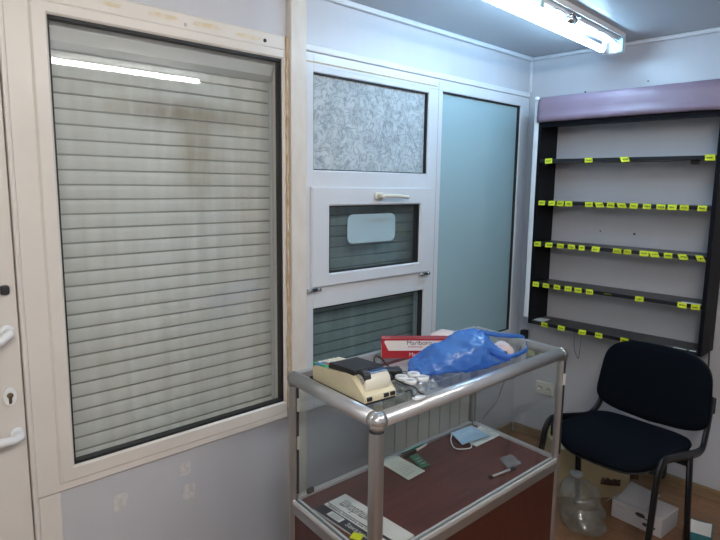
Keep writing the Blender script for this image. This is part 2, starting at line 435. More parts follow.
b = B(); bb(b, XB - .014, XB, Y0, YA - .016, 0, .062, .004); struct('baseboard_right', b, 'skirting', 'tan wooden skirting below the shelves')
b = B(); bb(b, 1.44, XB - .014, YA - .014, YA, 0, .062, .004); struct('baseboard_front', b, 'skirting', 'tan wooden skirting under the right window')
b = B(); bb(b, 1.436, XB - .014, YA - .016, YA, 2.0, 2.028, .005)
struct('trim_6', b, 'trim', 'thin white moulding above the right window')

# ------------------------------------------------------------------ window_1 (left, big pane)
def frame_ring(bm, x0, x1, z0, z1, ix0, ix1, iz0, iz1, y0, y1, bev=.004, mi=0):
    bb(bm, x0, ix0, y0, y1, z0, z1, bev, mi); bb(bm, ix1, x1, y0, y1, z0, z1, bev, mi)
    bb(bm, ix0 - .002, ix1 + .002, y0, y1, z0, iz0, bev, mi); bb(bm, ix0 - .002, ix1 + .002, y0, y1, iz1, z1, bev, mi)

def mitre(bm, o, i, y0, y1, ch=.004, mi=0):
    """mitred picture-frame ring: outer rect o, inner rect i = (x0, x1, z0, z1)"""
    def rc(r, d, y): return [(r[0] + d, y, r[2] + d), (r[1] - d, y, r[2] + d), (r[1] - d, y, r[3] - d), (r[0] + d, y, r[3] - d)]
    R = [rc(o, 0, y1), rc(o, 0, y0 + ch), rc(o, ch, y0), rc(i, -ch, y0), rc(i, 0, y0 + ch), rc(i, 0, y1)]
    V = [[bm.verts.new(p) for p in r] for r in R]
    for a, b2 in zip(V, V[1:] + V[:1]):
        for k in range(4):
            f = bm.faces.new((a[k], a[(k + 1) % 4], b2[(k + 1) % 4], b2[k])); f.material_index = mi
def window(name, label):
    return thing(name, label, 'window', kind='structure')
w1 = window('window_1', 'large left window with aged cream frame and closed grey shutter behind the pane')
F = YA - .009                                             # frame front plane 1.806
b = B(); mitre(b, (.432, 1.352, .567, 2.035), (.497, 1.340, .60, 1.985), F, F + .07)
link('window_frame', b, 'cream', w1)
b = B(); mitre(b, (.495, 1.346, .59, 1.988), (.541, 1.332, .640, 1.952), F - .004, F + .05, .006)
link('glazing_bead', b, 'cream', w1)
b = B(); frame_ring(b, .538, 1.336, .636, 1.956, .5465, 1.3255, .6475, 1.9435, F + .004, F + .034, 0)
link('gasket', b, 'gasket', w1)
b = B(); bb(b, .54, 1.333, F + .022, F + .026, .638, 1.954); link('pane', b, 'glass', w1)
for x0, x1, z0, z1 in ((.69, .75, 2.006, 2.018), (.825, .925, 2.004, 2.020), (.977, 1.08, 2.003, 2.019), (1.135, 1.247, 1.999, 2.012)):
    b = B(); blob(b, (x0 + x1) / 2, (z0 + z1) / 2, x1 - x0, z1 - z0, F, 18); link('tape_residue', b, 'residue', w1)
RX = Matrix.Rotation(PI / 2, 3, 'X')
b = B(); lathe(b, [(.0055, 0), (.0055, .002), (.003, .003)], (.952, F, 2.0), 12, RX); link('screw', b, 'screw', w1, True)
b = B(); lathe(b, [(.0065, 0), (.0065, .003), (.004, .004)], (1.257, F, 2.004), 12, RX); link('screw', b, 'black', w1, True)

# roller shutters behind the glass
def shutter(name, label, x0, x1, z0, z1, y, pitch, ztop):
    r = thing(name, label, 'roller shutter', (0, 0, 0))
    b = B()
    z = z0; rings = []
    n = 6
    while z < z1:
        for t, d in ((0, .0045), (.035, -.0016), (.30, -.0030), (.62, -.0034), (.90, -.0014), (.93, .0045)):
            rings.append((y + d, z + t * pitch))
        z += pitch
    va = [b.verts.new((x0, yy, zz)) for yy, zz in rings]; vb = [b.verts.new((x1, yy, zz)) for yy, zz in rings]
    vc = [b.verts.new((x0, yy + .01, zz)) for yy, zz in rings]; vd = [b.verts.new((x1, yy + .01, zz)) for yy, zz in rings]
    for i in range(len(rings) - 1):
        f = b.faces.new((va[i], vb[i], vb[i + 1], va[i + 1])); f.material_index = 1 if i % 6 in (4, 5) else 0
        b.faces.new((vc[i], vc[i + 1], vd[i + 1], vd[i]))
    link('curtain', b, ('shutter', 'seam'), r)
    for xx in (x0 - .012, x1 + .012):
        b = B(); bb(b, xx - .022, xx + .022, y - .022, y - .012, z0, z1, .003); link('guide_rail', b, 'shutterbox', r)
    b = B(); pr = [(y - .02, ztop), (y - .055, ztop + .015), (y - .072, ztop + .05), (y - .074, ztop + .11), (y - .06, ztop + .17), (y + .1, ztop + .19), (y + .1, ztop)]
    va = [b.verts.new((x0 - .03, p[0], p[1])) for p in pr]; vb = [b.verts.new((x1 + .03, p[0], p[1])) for p in pr]
    for i in range(len(pr)): b.faces.new((va[i], va[(i + 1) % len(pr)], vb[(i + 1) % len(pr)], vb[i]))
    b.faces.new(va); b.faces.new(vb[::-1])
    link('shutter_box', b, 'shutterbox', r)
    return r
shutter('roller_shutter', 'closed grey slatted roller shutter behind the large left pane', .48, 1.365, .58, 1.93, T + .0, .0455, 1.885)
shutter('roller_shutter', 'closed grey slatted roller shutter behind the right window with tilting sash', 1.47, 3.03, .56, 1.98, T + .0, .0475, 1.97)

# ------------------------------------------------------------------ window_2 (right)
w2 = window('window_2', 'white right window with marbled, tilting and frosted panes')
b = B(); D = F + .065
bb(b, 1.435, 1.4825, F, D, .565, 2.0, .004)             # left stile
bb(b, 2.984, 3.074, F, D, .565, 2.0, .004)              # right stile
bb(b, 1.48, 2.986, F, D, 1.947, 2.0, .004)              # head
bb(b, 1.48, 2.986, F, D, .565, .66, .004)               # sill rail
bb(b, 2.177, 2.283, F, D, .655, 1.95, .004)             # mullion
bb(b, 1.48, 2.18, F, D, 1.48, 1.555, .004)              # transom
bb(b, 1.48, 2.18, F, D, .995, 1.085, .004)              # lower transom
bb(b, 1.48, 2.18, F, D, 1.928, 1.95, .003)
link('window_frame', b, 'pvc', w2)
b = B(); bb(b, 1.436, 2.235, F - .003, F + .004, 1.962, 1.9665); link('foam_crack', b, 'foam', w2)
b = B(); bb(b, 2.248, 2.2505, F - .0006, F, .66, 1.99); link('joint_line', b, 'greyprint', w2)
def pane_set(x0, x1, z0, z1, m, nm='pane'):
    b = B(); frame_ring(b, x0 - .004, x1 + .004, z0 - .004, z1 + .004, x0 + .004, x1 - .006, z0 + .004, z1 - .005, F + .006, F + .03, 0)
    link('gasket', b, 'gasket', w2)
    b = B(); bb(b, x0 - .003, x1 + .003, F + .02, F + .024, z0 - .003, z1 + .003); link(nm, b, m, w2)
pane_set(1.4825, 2.177, 1.555, 1.928, 'marble', 'marbled_pane')
pane_set(1.4825, 2.177, .66, .995, 'shadetint')
pane_set(2.283, 2.984, .66, 1.947, 'frost', 'frosted_pane')
ts = B(); F2 = F - .016
mitre(ts, (1.462, 2.208, 1.083, 1.49), (1.556, 2.120, 1.137, 1.413), F2, F + .03, .006)
ts = link('tilt_sash', ts, 'pvc', w2)
b = B(); frame_ring(b, 1.556, 2.120, 1.135, 1.415, 1.562, 2.112, 1.141, 1.408, F2 + .008, F + .022, 0); link('gasket', b, 'gasket', ts)
b = B(); bb(b, 1.557, 2.119, F + .012, F + .016, 1.136, 1.414); link('pane', b, 'shadetint', ts)
b = B()
def rrect(cx, cz, w, h, r, n=6):
    o = []
    for sx, sz, a0 in ((1, 1, 0), (-1, 1, PI / 2), (-1, -1, PI), (1, -1, 1.5 * PI)):
        for k in range(n + 1):
            a = a0 + PI / 2 * k / n
            o.append((cx + sx * (w / 2 - r) + r * math.cos(a), cz + sz * (h / 2 - r) + r * math.sin(a)))
    return o
pts = rrect(1.826, 1.311, .298, .125, .03)
lo = [b.verts.new((x, F + .012, z)) for x, z in pts]; hi = [b.verts.new((x, F + .0113, z)) for x, z in pts]
b.faces.new(hi); b.faces.new(lo[::-1])
for i in range(len(pts)): b.faces.new((lo[i], lo[(i + 1) % len(pts)], hi[(i + 1) % len(pts)], hi[i]))
tag(link('sticker', b, 'sticker', ts), 'pale rounded sticker on the tilting pane')
b = B(); box(b, (1.832, F2 - .006, 1.453), (.05, .012, .03), None, .005); lathe(b, [(.011, 0), (.011, .03), (.009, .034)], (1.826, F2 - .01, 1.453), 14, RX)
tube(b, smooth_path([(1.826, F2 - .038, 1.453), (1.85, F2 - .045, 1.454), (1.92, F2 - .046, 1.452), (1.985, F2 - .042, 1.447)]), .008, 8, (0, 0, 1), .006)
link('handle', b, 'regwhite', ts, True)
for hx in (1.468, 2.16):
    b = B(); tube(b, [(hx - .03, F2 - .002, 1.076), (hx - .008, F2 - .002, 1.076)], .008, 10); tube(b, [(hx - .006, F2 - .002, 1.076), (hx + .018, F2 - .002, 1.076)], .006, 10, mi=1)
    tube(b, [(hx + .02, F2 - .002, 1.076), (hx + .036, F2 - .002, 1.076)], .008, 10)
    link('hinge', b, ('chrome', 'softblack'), ts, True)

# ------------------------------------------------------------------ door_1 (far left)
d1 = thing('door_1', 'aged cream door with white bow handle at left edge', 'door', kind='structure')
b = B(); bb(b, -.40, .418, F, F + .06, .02, 2.0, .004)
link('door_leaf', b, 'doorskin', d1)
b = B(); bb(b, .421, .434, F - .006, F + .05, .0, 2.03, .004); bb(b, -.46, -.404, F - .006, F + .05, 0, 2.03, .004); bb(b, -.404, .421, F - .006, F + .05, 2.003, 2.035, .004); bb(b, .4345, .497, F, F + .06, 0, .566, .004)
link('door_frame', b, 'cream', d1)
b = B(); bb(b, -.30, .325, F - .002, F + .004, .90, 1.88, .004); link('door_pane', b, 'frost', d1)
b = B(); bb(b, -.29, .32, F - .004, F + .004, .16, .74, .006); link('door_panel', b, 'doorskin', d1)
b = B(); tube(b, smooth_path([(.388, F - .004, 1.084), (.386, F - .03, 1.083), (.365, F - .05, 1.075), (.315, F - .06, 1.04), (.295, F - .062, .93), (.315, F - .06, .81), (.365, F - .05, .788), (.392, F - .03, .786), (.394, F - .004, .786)], 8), .0125, 12)
for z, hx in ((1.084, .387), (.786, .393)): lathe(b, [(.019, 0), (.019, .006), (.013, .009)], (hx, F, z), 16, RX)
link('door_handle', b, 'lid', d1, True)
b = B(); pts = [(.382 + .017 * math.cos(a), .9 + .026 * math.sin(a)) for a in [2 * PI * k / 20 for k in range(20)]]
lo = [b.verts.new((x, F, z)) for x, z in pts]; hi = [b.verts.new((x, F - .007, z)) for x, z in pts]
b.faces.new(hi)
for i in range(20): b.faces.new((lo[i], lo[(i + 1) % 20], hi[(i + 1) % 20], hi[i]))
lp = link('lock_plate', b, 'lid', d1)
b = B(); lathe(b, [(.008, 0), (.008, .011), (.006, .012)], (.382, F, .904), 14, RX); box(b, (.382, F - .005, .89), (.008, .012, .02), None, .002)
link('cylinder_lock', b, 'brass', lp, True)
b = B(); box(b, (.388, F - .010, 1.203), (.022, .02, .026), None, .006); link('door_stop', b, 'softblack', d1)

# ------------------------------------------------------------------ radiator under the right window
rad = thing('radiator', 'cream sectional radiator below the right window, seen through the display case', 'radiator', (1.80, 1.745, 0))
for k in range(9):
    b = B()
    box(b, (.041 + .0825 * k, -.035, .335), (.0755, .008, .43), None, .002)
    box(b, (.041 + .0825 * k, .0, .335), (.012, .064, .43), None, .003)
    box(b, (.041 + .0825 * k, .0, .16), (.0785, .05, .035), None, .008)
    box(b, (.041 + .0825 * k, .0, .51), (.0785, .05, .035), None, .008)
    link('radiator_section', b, 'radiator', rad)
for z in (.16, .51):
    b = B(); tube(b, [(.745, 0, z), (.80, 0, z)], .012, 12); link('pipe', b, 'radiator', rad, True)
for x in (.10, .62):
    b = B(); bb(b, x, x + .02, .01, YA - 1.745, .50, .53); link('wall_bracket', b, 'radiator', rad)

# ------------------------------------------------------------------ shelf unit on the right wall
SX0, SY0, SY1, SZ0, SZ1 = 2.905, .767, 1.645, .742, 1.95
su = thing('wall_shelf_unit', 'black wall mounted shop shelf unit with mauve valance and five shelf boards', 'shelf unit', (0, 0, 0))
b = B(); bb(b, SX0, XB, SY1 - .018, SY1, SZ0, SZ1, .001); link('side_panel', b, 'board', su)
b = B(); bb(b, SX0, XB, SY0, SY0 + .018, SZ0, SZ1, .001); link('side_panel', b, 'board', su)
SH = (1.638, 1.416, 1.192, .969, .751)
for z in SH:
    b = B(); bb(b, SX0 + .002, XB - .002, SY0 + .018, SY1 - .018, z - .009, z + .009, .001); link('shelf_board', b, 'shelf', su)
b = B(); bb(b, SX0, XB, SY0 + .018, SY1 - .018, 1.83, 1.85); bb(b, SX0 + .004, SX0 + .02, SY0 + .018, SY1 - .018, 1.815, 1.86); link('top_board', b, 'board', su)
# valance: vinyl wrapped over the top front edge
b = B()
n = 40
prof = [(XB - .002, 1.955), (SX0 + .05, 1.975), (SX0 + .012, 1.972), (SX0 - .008, 1.958), (SX0 - .016, 1.93), (SX0 - .018, 1.90), (SX0 - .019, 1.872), (SX0 - .023, 1.869), (SX0 - .020, 1.842), (SX0 - .006, 1.840), (SX0 - .002, 1.87), (SX0 + .002, 1.93), (SX0 + .05, 1.96), (XB - .002, 1.945)]
rings = []
for i in range(n + 1):
    y = SY1 + .002 - (SY1 - SY0 + .004) * i / n
    rr = []
    for j, (px, pz) in enumerate(prof):
        w = .0045 * noise.noise(Vector((y * 9, pz * 14 + y * 11, 1.3))) + .003 * noise.noise(Vector((y * 26 + pz * 30, pz * 8, 5.2))) if 2 <= j <= 8 else 0
        rr.append((px + w, y, pz + (.003 * noise.noise(Vector((y * 7, 3, 0))) if 6 <= j <= 9 else 0)))
    rings.append(rr)
loft(b, rings); link('valance', b, 'valance', su, True)
b = B(); bb(b, SX0 + .002, SX0 + .024, SY1 + .001, SY1 + .032, SZ0 + .03, 1.955, .006); link('edge_strip', b, 'lid', su)
b = B(); lathe(b, [(.012, 0), (.014, .006), (.01, .02)], (SX0 - .004, SY1 + .014, 1.955), 12); link('strip_cap', b, 'lid', su, True)
for z in SH[:1]:
    for y in (1.60, .86):
        b = B(); bb(b, SX0 + .03, SX0 + .04, y, y + .035, z - .028, z - .009, .002); link('shelf_bracket', b, 'softblack', su)
b = B(); tube(b, smooth_path([(SX0 + .012, 1.375, .742), (SX0 + .012, 1.372, .66), (SX0 + .012, 1.352, .607), (SX0 + .012, 1.342, .615), (SX0 + .012, 1.335, .742)], 5), .0018, 6)
link('wire_hook', b, 'wire', su, True)

# price tags on the shelf edges
rows = [
 ('top', [1.575, 1.356, 1.174, .809]),
 ('second', [1.601, 1.543, 1.495, 1.447, 1.339, 1.282, 1.229, 1.172, 1.118, 1.056, .994, .945, .894, .821]),
 ('third', [1.612, 1.545, 1.479, 1.417, 1.361, 1.288, 1.18, 1.13, 1.051, 1.003, .944, .878, .806]),
 ('fourth', [1.608, 1.548, 1.484, 1.42, 1.365, 1.304, 1.208, 1.056, .865, .809]),
 ('bottom', [1.543, 1.444, 1.328, 1.24, 1.111])]
ORD = ['leftmost', 'second from left', 'third from left', 'fourth from left', 'fifth from left', 'sixth from left', 'seventh from left', 'eighth from left', 'ninth from left', 'tenth from left', 'eleventh from left', 'twelfth from left', 'thirteenth from left']
skew = {('second', 5), ('second', 7), ('third', 9), ('third', 11), ('third', 12), ('top', 2)}
for (nm, ys), z in zip(rows, SH):
    for i, y in enumerate(ys):
        w = random.uniform(.036, .041); h = random.uniform(.024, .027)
        if nm == 'top': w = .040
        if (nm, i) in (('third', 4), ('third', 12)): w = .031
        flat = (nm, i) == ('fourth', 6)
        sk = .28 if (nm, i) in skew else random.uniform(-.06, .06)
        b = B()
        tilt = 1.25 if flat else random.uniform(-.18, .12)
        A = Matrix.Rotation(-tilt, 3, 'Y') @ Matrix.Rotation(random.uniform(-.06, .06), 3, 'X')
        off = Vector((SX0 - .0012, y, z - .001))
        c = [Vector((0, w / 2 - sk * .012, -h / 2)), Vector((0, -w / 2 - sk * .012, -h / 2)), Vector((0, -w / 2 + sk * .03, h / 2)), Vector((0, w / 2 + sk * .03, h / 2))]
        sheet(b, *[A @ k + off for k in c], 4, 2, lambda u, v: -.0015 * math.sin(PI * u), .0008)
        nx = A @ Vector((-1, 0, 0))
        xx = -w * .30
        while xx < w * .28:
            l = random.uniform(.0025, .006)
            p = A @ Vector((-.0022, -(xx + l / 2), random.uniform(-.001, .001))) + off
            box(b, p, (.0008, l, random.uniform(.004, .007)), A, 0, 1); xx += l + .0022
        o = link('price_tag', b, ('yellow', 'ink'))
        pos = 'rightmost' if i == len(ys) - 1 else ORD[i]
        st = {('fourth', 6): 'yellow price tag bent almost flat, ', ('second', 7): 'slanted yellow price tag, '}.get((nm, i), 'small yellow price tag, ')
        tag(o, f'{st}{pos} on the {nm} shelf edge', 'price tag', 'yellow price tags on the shelf edges')
def flat_paper(name, label, x0, x1, y0, y1, z, m='card', cat='paper'):
    b = B(); sheet(b, (x0, y0, z + .0015), (x1, y0 + .004, z + .0015), (x1, y1, z + .0015), (x0, y1 + .004, z + .0015), 3, 3, lambda u, v: .002 * math.sin(PI * u) * v, .001)
    return tag(link(name, b, m), label, cat)
flat_paper('paper_slip', 'white paper slip lying at the left end of the bottom shelf', SX0 + .02, SX0 + .10, 1.56, 1.62, .760)
flat_paper('paper_slip', 'white paper slip at the right end of the fourth shelf', SX0 + .006, SX0 + .035, .79, .87, .978)
flat_paper('paper_slip', 'cream paper slip at the front right of the bottom shelf, above the chair back', SX0 + .002, SX0 + .02, .83, .885, .760, 'greenpaper')
flat_paper('paper_slip', 'short white paper slip at the right end of the bottom shelf', SX0 + .002, SX0 + .02, .79, .815, .760)

b = B(); tube(b, smooth_path([(SX0 + .06, SY0 - .008, .84), (SX0 + .055, SY0 - .018, .74), (SX0 + .045, SY0 - .025, .60), (SX0 + .043, SY0 - .03, .49)]), .004, 8)
hc = tag(link('hanging_cable', b, 'black', None, True), 'black cable hanging down the right side of the shelf unit', 'cable')
b = B(); box(b, (SX0 + .043, SY0 - .026, .475), (.02, .035, .03), None, .005); link('plug', b, 'black', hc)

# things on the right wall
b = B(); bb(b, XB - .012, XB, 1.555, 1.665, .29, .365, .004)
so = tag(link('power_socket', b, 'socket'), 'cream double power socket low on the right wall', 'socket')
for y in (1.583, 1.637):
    b = B(); lathe(b, [(.017, 0), (.017, .003), (.014, .003), (.013, .001)], (XB - .012, y, .328), 16, Matrix.Rotation(-PI / 2, 3, 'Y')); c = link('socket_ring', b, 'socket', so, True)
    b = B()
    for dy in (-.007, .007): lathe(b, [(.003, 0), (.003, .0035)], (XB - .0125, y + dy, .328), 8, Matrix.Rotation(-PI / 2, 3, 'Y'))
    link('socket_hole', b, 'black', so)
b = B(); bb(b, XB - .04, XB, 1.737, 1.772, .585, .655, .005)
ad = tag(link('wall_adapter', b, 'softblack'), 'small black adapter box on the right wall below the shelf corner', 'adapter')
b = B(); tube(b, smooth_path([(XB - .025, 1.755, .59), (2.95, 1.72, .54), (2.78, 1.65, .52), (2.62, 1.60, .48), (2.55, 1.60, .385), (2.41, 1.60, .317), (2.22, 1.60, .24), (2.15, 1.60, .004)]), .0035, 6); link('lead', b, 'wire', ad, True)

# ------------------------------------------------------------------ ceiling lamps
def lamp(label, x0, x1, y, rz, tube_m, ty):
    r = thing('ceiling_lamp', label, 'ceiling lamp', ((x0 + x1) / 2, y, H), rz)
    h = (x1 - x0) / 2
    b = B()
    bb(b, -h, h, -.049, .049, -.012, -.0, .002); bb(b, -h, h, -.03, .03, -.035, -.01, .003)
    bb(b, -h, h, -.051, -.047, -.022, 0); bb(b, -h, h, .047, .051, -.022, 0)
    link('housing', b, 'lampwhite', r)
    for s in (-1, 1):
        b = B(); bb(b, s * h - .004, s * h + .004, -.051, .051, -.085, 0, .003); link('end_plate', b, 'lampwhite', r)
        for yy in (ty, -ty):
            b = B(); bb(b, s * (h - .014) - .011, s * (h - .014) + .011, yy - .014, yy + .014, -.085, -.012, .004); link('lamp_holder', b, 'bulbholder' if yy != ty else 'lampwhite', r)
    b = B(); lathe(b, [(.010, -h + .02), (.0145, -h + .025), (.0145, h - .025), (.010, h - .02)], (0, ty, -.068), 16, Matrix.Rotation(PI / 2, 3, 'Y')); link('lamp_tube', b, tube_m, r, True)
    for s in (-1, 1):
        b = B(); lathe(b, [(.0152, 0), (.0152, .03)], (s * (h - .022) - (.03 if s > 0 else 0), ty, -.068), 16, Matrix.Rotation(PI / 2, 3, 'Y')); link('tube_cap', b, 'lampwhite', r, True)
    b = B(); tube(b, [(-.02 + .03, -ty, -.05), (.03 + .03, -ty, -.05)], .016, 14); bb(b, -.03 + .03, .05 + .03, -ty - .018, -ty + .018, -.04, -.033)
    link('starter', b, 'chrome', r, True)
    b = B(); tube(b, smooth_path([(-.3, -ty, -.036), (-.2, -ty + .012, -.05), (-.1, -ty - .006, -.04), (.01, -ty, -.045)]), .0025, 6)
    tube(b, smooth_path([(.09, -ty, -.045), (.2, -ty + .01, -.052), (.35, -ty - .004, -.04), (h - .03, -ty, -.05)]), .0025, 6)
    link('wiring', b, 'capin', r, True)
    b = B(); box(b, (-.24, -ty, -.048), (.03, .024, .026), None, .005); link('terminal_block', b, 'bulbholder', r)
    return r
lamp('lit open fluorescent batten lamp on the ceiling near the shelves', 1.70, 2.895, 1.236, .048, 'tubelight', .036)
lamp('lit fluorescent batten lamp on the ceiling above the camera', .80, 2.02, .03, 0, 'tubewarm', .042)
lamp('unseen fluorescent batten lamp added behind the camera to brighten the door side', -.75, .47, -.35, 0, 'tubefill', .042)  # added out of view to warm and brighten the left side

# ------------------------------------------------------------------ display case
TZ = .879                                                # rail axis height
CO = Vector((1.059, 1.025, 0)); CU = Vector((.99977, -.0215, 0)); CV = Vector((.117, .993, 0)).normalized()
CL, CD, DZ = .982, .43, .452
dc = thing('display_case', 'glass display counter with rounded aluminium rails and dark wood base', 'display case', CO)
def cp(u, v, z): return CU * u + CV * v + Vector((0, 0, z))
cz = math.atan2(CU.y, CU.x)
def pbox(bm, u0, u1, v0, v1, z0, z1, mi=0):
    pts = [cp(u0, v0, 0), cp(u1, v0, 0), cp(u1, v1, 0), cp(u0, v1, 0)]
    quadprism(bm, pts, z0, z1, mi)
R0 = .022
b = B(); tube(b, [cp(.006, 0, TZ), cp(CL - .006, 0, TZ)], R0, 20); link('top_rail', b, 'alutop', dc, True)
b = B(); tube(b, [cp(0, .006, TZ), cp(0, CD - .008, TZ)], R0, 20); link('top_rail', b, 'alutop', dc, True)
b = B(); pbox(b, CL - .011, CL + .011, .02, CD, TZ - .012, TZ + .014); link('top_rail', b, 'alutop', dc)
b = B(); pbox(b, 0, CL, CD - .011, CD + .011, TZ - .012, TZ + .014); link('top_rail', b, 'alutop', dc)
for u, v in ((0, 0), (CL, 0), (0, CD)):
    b = B()
    g = bmesh.ops.create_uvsphere(b, u_segments=20, v_segments=12, radius=.0221)
    for q in g['verts']: q.co += cp(u, v, TZ)
    if v == 0:
        tube(b, [cp(u, v, TZ), cp(u + (.02 if u == 0 else -.02), v, TZ)], .0221, 20)
        if u == 0: tube(b, [cp(u, v, TZ), cp(u, .02, TZ)], .0221, 20)
    tube(b, [cp(u, v, TZ), cp(u, v, TZ - .026)], .0195, 20)
    link('corner_joint', b, 'joint' if (u, v) == (0, 0) else 'alu', dc, True)
def post_part(u, v, z0, z1, w=.038):
    b = B(); p = cp(u, v, 0)
    box(b, (p.x, p.y, (z0 + z1) / 2), (w, w, z1 - z0), cz, .012, 0, 4)
    return link('post', b, 'alu', dc, True)
p1 = post_part(0, 0, .03, TZ - .022, .037); p2 = post_part(CL, 0, .03, TZ - .02, .03); p3 = post_part(0, CD, .03, TZ - .02, .030); p4 = post_part(CL, CD, .03, TZ, .028)
def slot(p, u, v, du, dv, clips, nm='slot'):
    b = B(); q = cp(u, v, 0) + Vector((du, dv, 0))
    box(b, (q.x, q.y, (DZ + TZ) / 2), (.009, .009, TZ - DZ - .06), cz); link(nm, b, 'softblack', p)
    for z in clips:
        b = B(); box(b, (q.x + du * .2, q.y + dv * .2, z), (.010, .010, .045), cz, .002); link('shelf_clip', b, 'socket', p)
slot(p3, 0, CD, .004, -.0125, (.79, .66))
slot(p2, CL, 0, -.003, -.0125, (.78,))
b = B(); q = cp(0, 0, 0); lathe(b, [(.0205, 0), (.0205, .005)], (q.x, q.y, TZ - .030), 18); link('joint_ring', b, 'softblack', p1)
# glass
def pane(u0, v0, u1, v1, nm='glass_panel'):
    b = B(); a, c = cp(u0, v0, 0), cp(u1, v1, 0); d = (c - a).normalized(); nrm = Vector((-d.y, d.x, 0)) * .002
    quadprism(b, [a - nrm, c - nrm, c + nrm, a + nrm], DZ + .004, TZ - .008); return link(nm, b, 'cglass', dc)
pane(.02, 0, CL - .018, 0); pane(0, .02, 0, CD - .016); pane(CL, .018, CL, CD - .014); pane(.016, CD, CL - .014, CD)
GZ = .884
b = B(); pbox(b, .014, CL - .01, .014, CD - .01, GZ - .005, GZ); link('glass_top', b, 'cglass', dc)
# deck and base
b = B(); pbox(b, .012, CL - .012, .012, CD - .012, DZ - .018, DZ); link('deck', b, 'deck', dc)
def base_rail(u0, v0, u1, v1, half=.0125):
    b = B(); a, c = cp(u0, v0, 0), cp(u1, v1, 0); d = (c - a).normalized(); nrm = Vector((-d.y, d.x, 0))
    for o0, o1, z0, z1, mi in ((-half, half, DZ - .036, DZ - .002, 0), (-half, -half * .35, DZ - .006, DZ + .010, 2), (half * .35, half, DZ - .006, DZ + .010, 2), (-half * .3, half * .3, DZ - .004, DZ + .003, 1)):
        quadprism(b, [a + nrm * o0, c + nrm * o0, c + nrm * o1, a + nrm * o1], z0, z1, mi)
    return link('base_rail', b, ('alu', 'softblack', 'alulip'), dc)
base_rail(.016, 0, CL - .012, 0); base_rail(0, CD - .012, 0, .016); base_rail(CL, .014, CL, CD - .01, .008); base_rail(CL - .01, CD, .012, CD, .008)
b = B(); pbox(b, .018, CL - .014, -.006, .010, .05, DZ - .036); link('cabinet_front', b, 'mahog', dc)
b = B(); pbox(b, -.006, .010, .018, CD - .014, .05, DZ - .036); link('cabinet_side', b, 'mahog', dc)
b = B(); pbox(b, CL - .010, CL + .006, .014, CD - .014, .05, DZ - .036); link('cabinet_side', b, 'mahog', dc)
b = B(); pbox(b, .014, CL - .014, CD - .010, CD + .004, .05, DZ - .036); link('cabinet_back', b, 'mahog', dc)
b = B(); pbox(b, .01, CL - .01, .01, CD - .01, .05, .066); link('cabinet_bottom', b, 'mahog', dc)
for u, v in ((0, 0), (CL, 0), (0, CD), (CL, CD)):
    b = B(); q = cp(u, v, 0); lathe(b, [(.02, 0), (.022, .006), (.014, .012), (.012, .034)], (q.x, q.y, 0), 14); link('foot', b, 'softblack', dc, True)
b = B(); q = cp(.06, CD - .012, 0); box(b, (q.x, q.y, DZ + .02), (.028, .012, .018), cz, .004); link('sliding_glass_stop', b, 'softblack', dc)

# ------------------------------------------------------------------ things on the counter top
ZT = GZ + .0005
# cash register: local x = width, y = from front (0) to back
cr = thing('cash_register', 'small cream cash register with black printer cover on counter end', 'cash register', (1.099, 1.108, ZT), -.105)
W, LN = .118, .272
prof = [(.004, .004), (.004, .022), (.022, .030), (.055, .064), (.075, .070), (.10, .070), (LN - .005, .050), (LN, .046), (LN, .004)]
b = B()
for x0, x1, ins in ((0, W, 0),):
    ra = [(x0, y, z) for y, z in prof]; rb = [(x1, y, z) for y, z in prof]
    loft(b, [ra, rb])
bmesh.ops.bevel(b, geom=[e for e in b.edges], offset=.003, segments=2, affect='EDGES')
link('body', b, 'regcream', cr)
b = B(); box(b, (W / 2, .15, .003), (W - .01, .29, .006), None, 0); link('base_plate', b, 'softblack', cr)
b = B(); lathe(b, [(.030, .016), (.034, .02), (.034, W - .012), (.030, W - .008)], (0, .052, .046), 24, Matrix.Rotation(PI / 2, 3, 'Y')); link('paper_cover', b, 'regwhite', cr, True)
b = B(); pr = [(.060, .0775), (.064, .085), (.19, .078), (.196, .060), (.07, .068)]
loft(b, [[(.006, y, z) for y, z in pr], [(W - .004, y, z) for y, z in pr]])
bmesh.ops.bevel(b, geom=[e for e in b.edges], offset=.002, segments=2, affect='EDGES')
link('printer_cover', b, 'black', cr)
b = B()
for k in range(7):
    a0 = 1.05 + .12 * k; a1 = a0 + .12
    quad = [(W * .30, .052 - .0345 * math.cos(a) * 1.0, .046 + .0345 * math.sin(a)) for a in (a0, a1)]
    q2 = [(W - .012, p[1], p[2]) for p in quad]
    q3 = [(W * .30, .052 - .0365 * math.cos(a), .046 + .0365 * math.sin(a)) for a in (a0, a1)]; q4 = [(W - .012, p[1], p[2]) for p in q3]
    vs = [b.verts.new(p) for p in (quad[0], quad[1], q2[1], q2[0], q3[0], q3[1], q4[1], q4[0])]
    b.faces.new(vs[4:8])
    for i in range(4): b.faces.new((vs[i], vs[(i + 1) % 4], vs[4 + (i + 1) % 4], vs[4 + i]))
link('paper_window', b, 'navy', cr)
b = B()
ang = [2 * PI * k / 28 for k in range(28)]
RY = Matrix.Rotation(PI / 2, 3, 'Y')
loft(b, [[RY @ Vector(((.021 + .0012 * (k % 2)) * math.cos(a), (.021 + .0012 * (k % 2)) * math.sin(a), z)) + Vector((0, .046, .068)) for k, a in enumerate(ang)] for z in (.016, .038)])
link('feed_knob', b, 'softblack', cr)
kc = ['kgreen', 'kgreen', 'kblue', 'kgreen', 'kred', 'kred', 'kblue', 'kwhite', 'kwhite', 'kblue', 'kwhite', 'kwhite', 'kgrey', 'kwhite', 'kwhite', 'kwhite', 'kgrey', 'kwhite', 'kwhite', 'kwhite', 'kgrey', 'kwhite', 'kwhite', 'kwhite']
keyi = 0
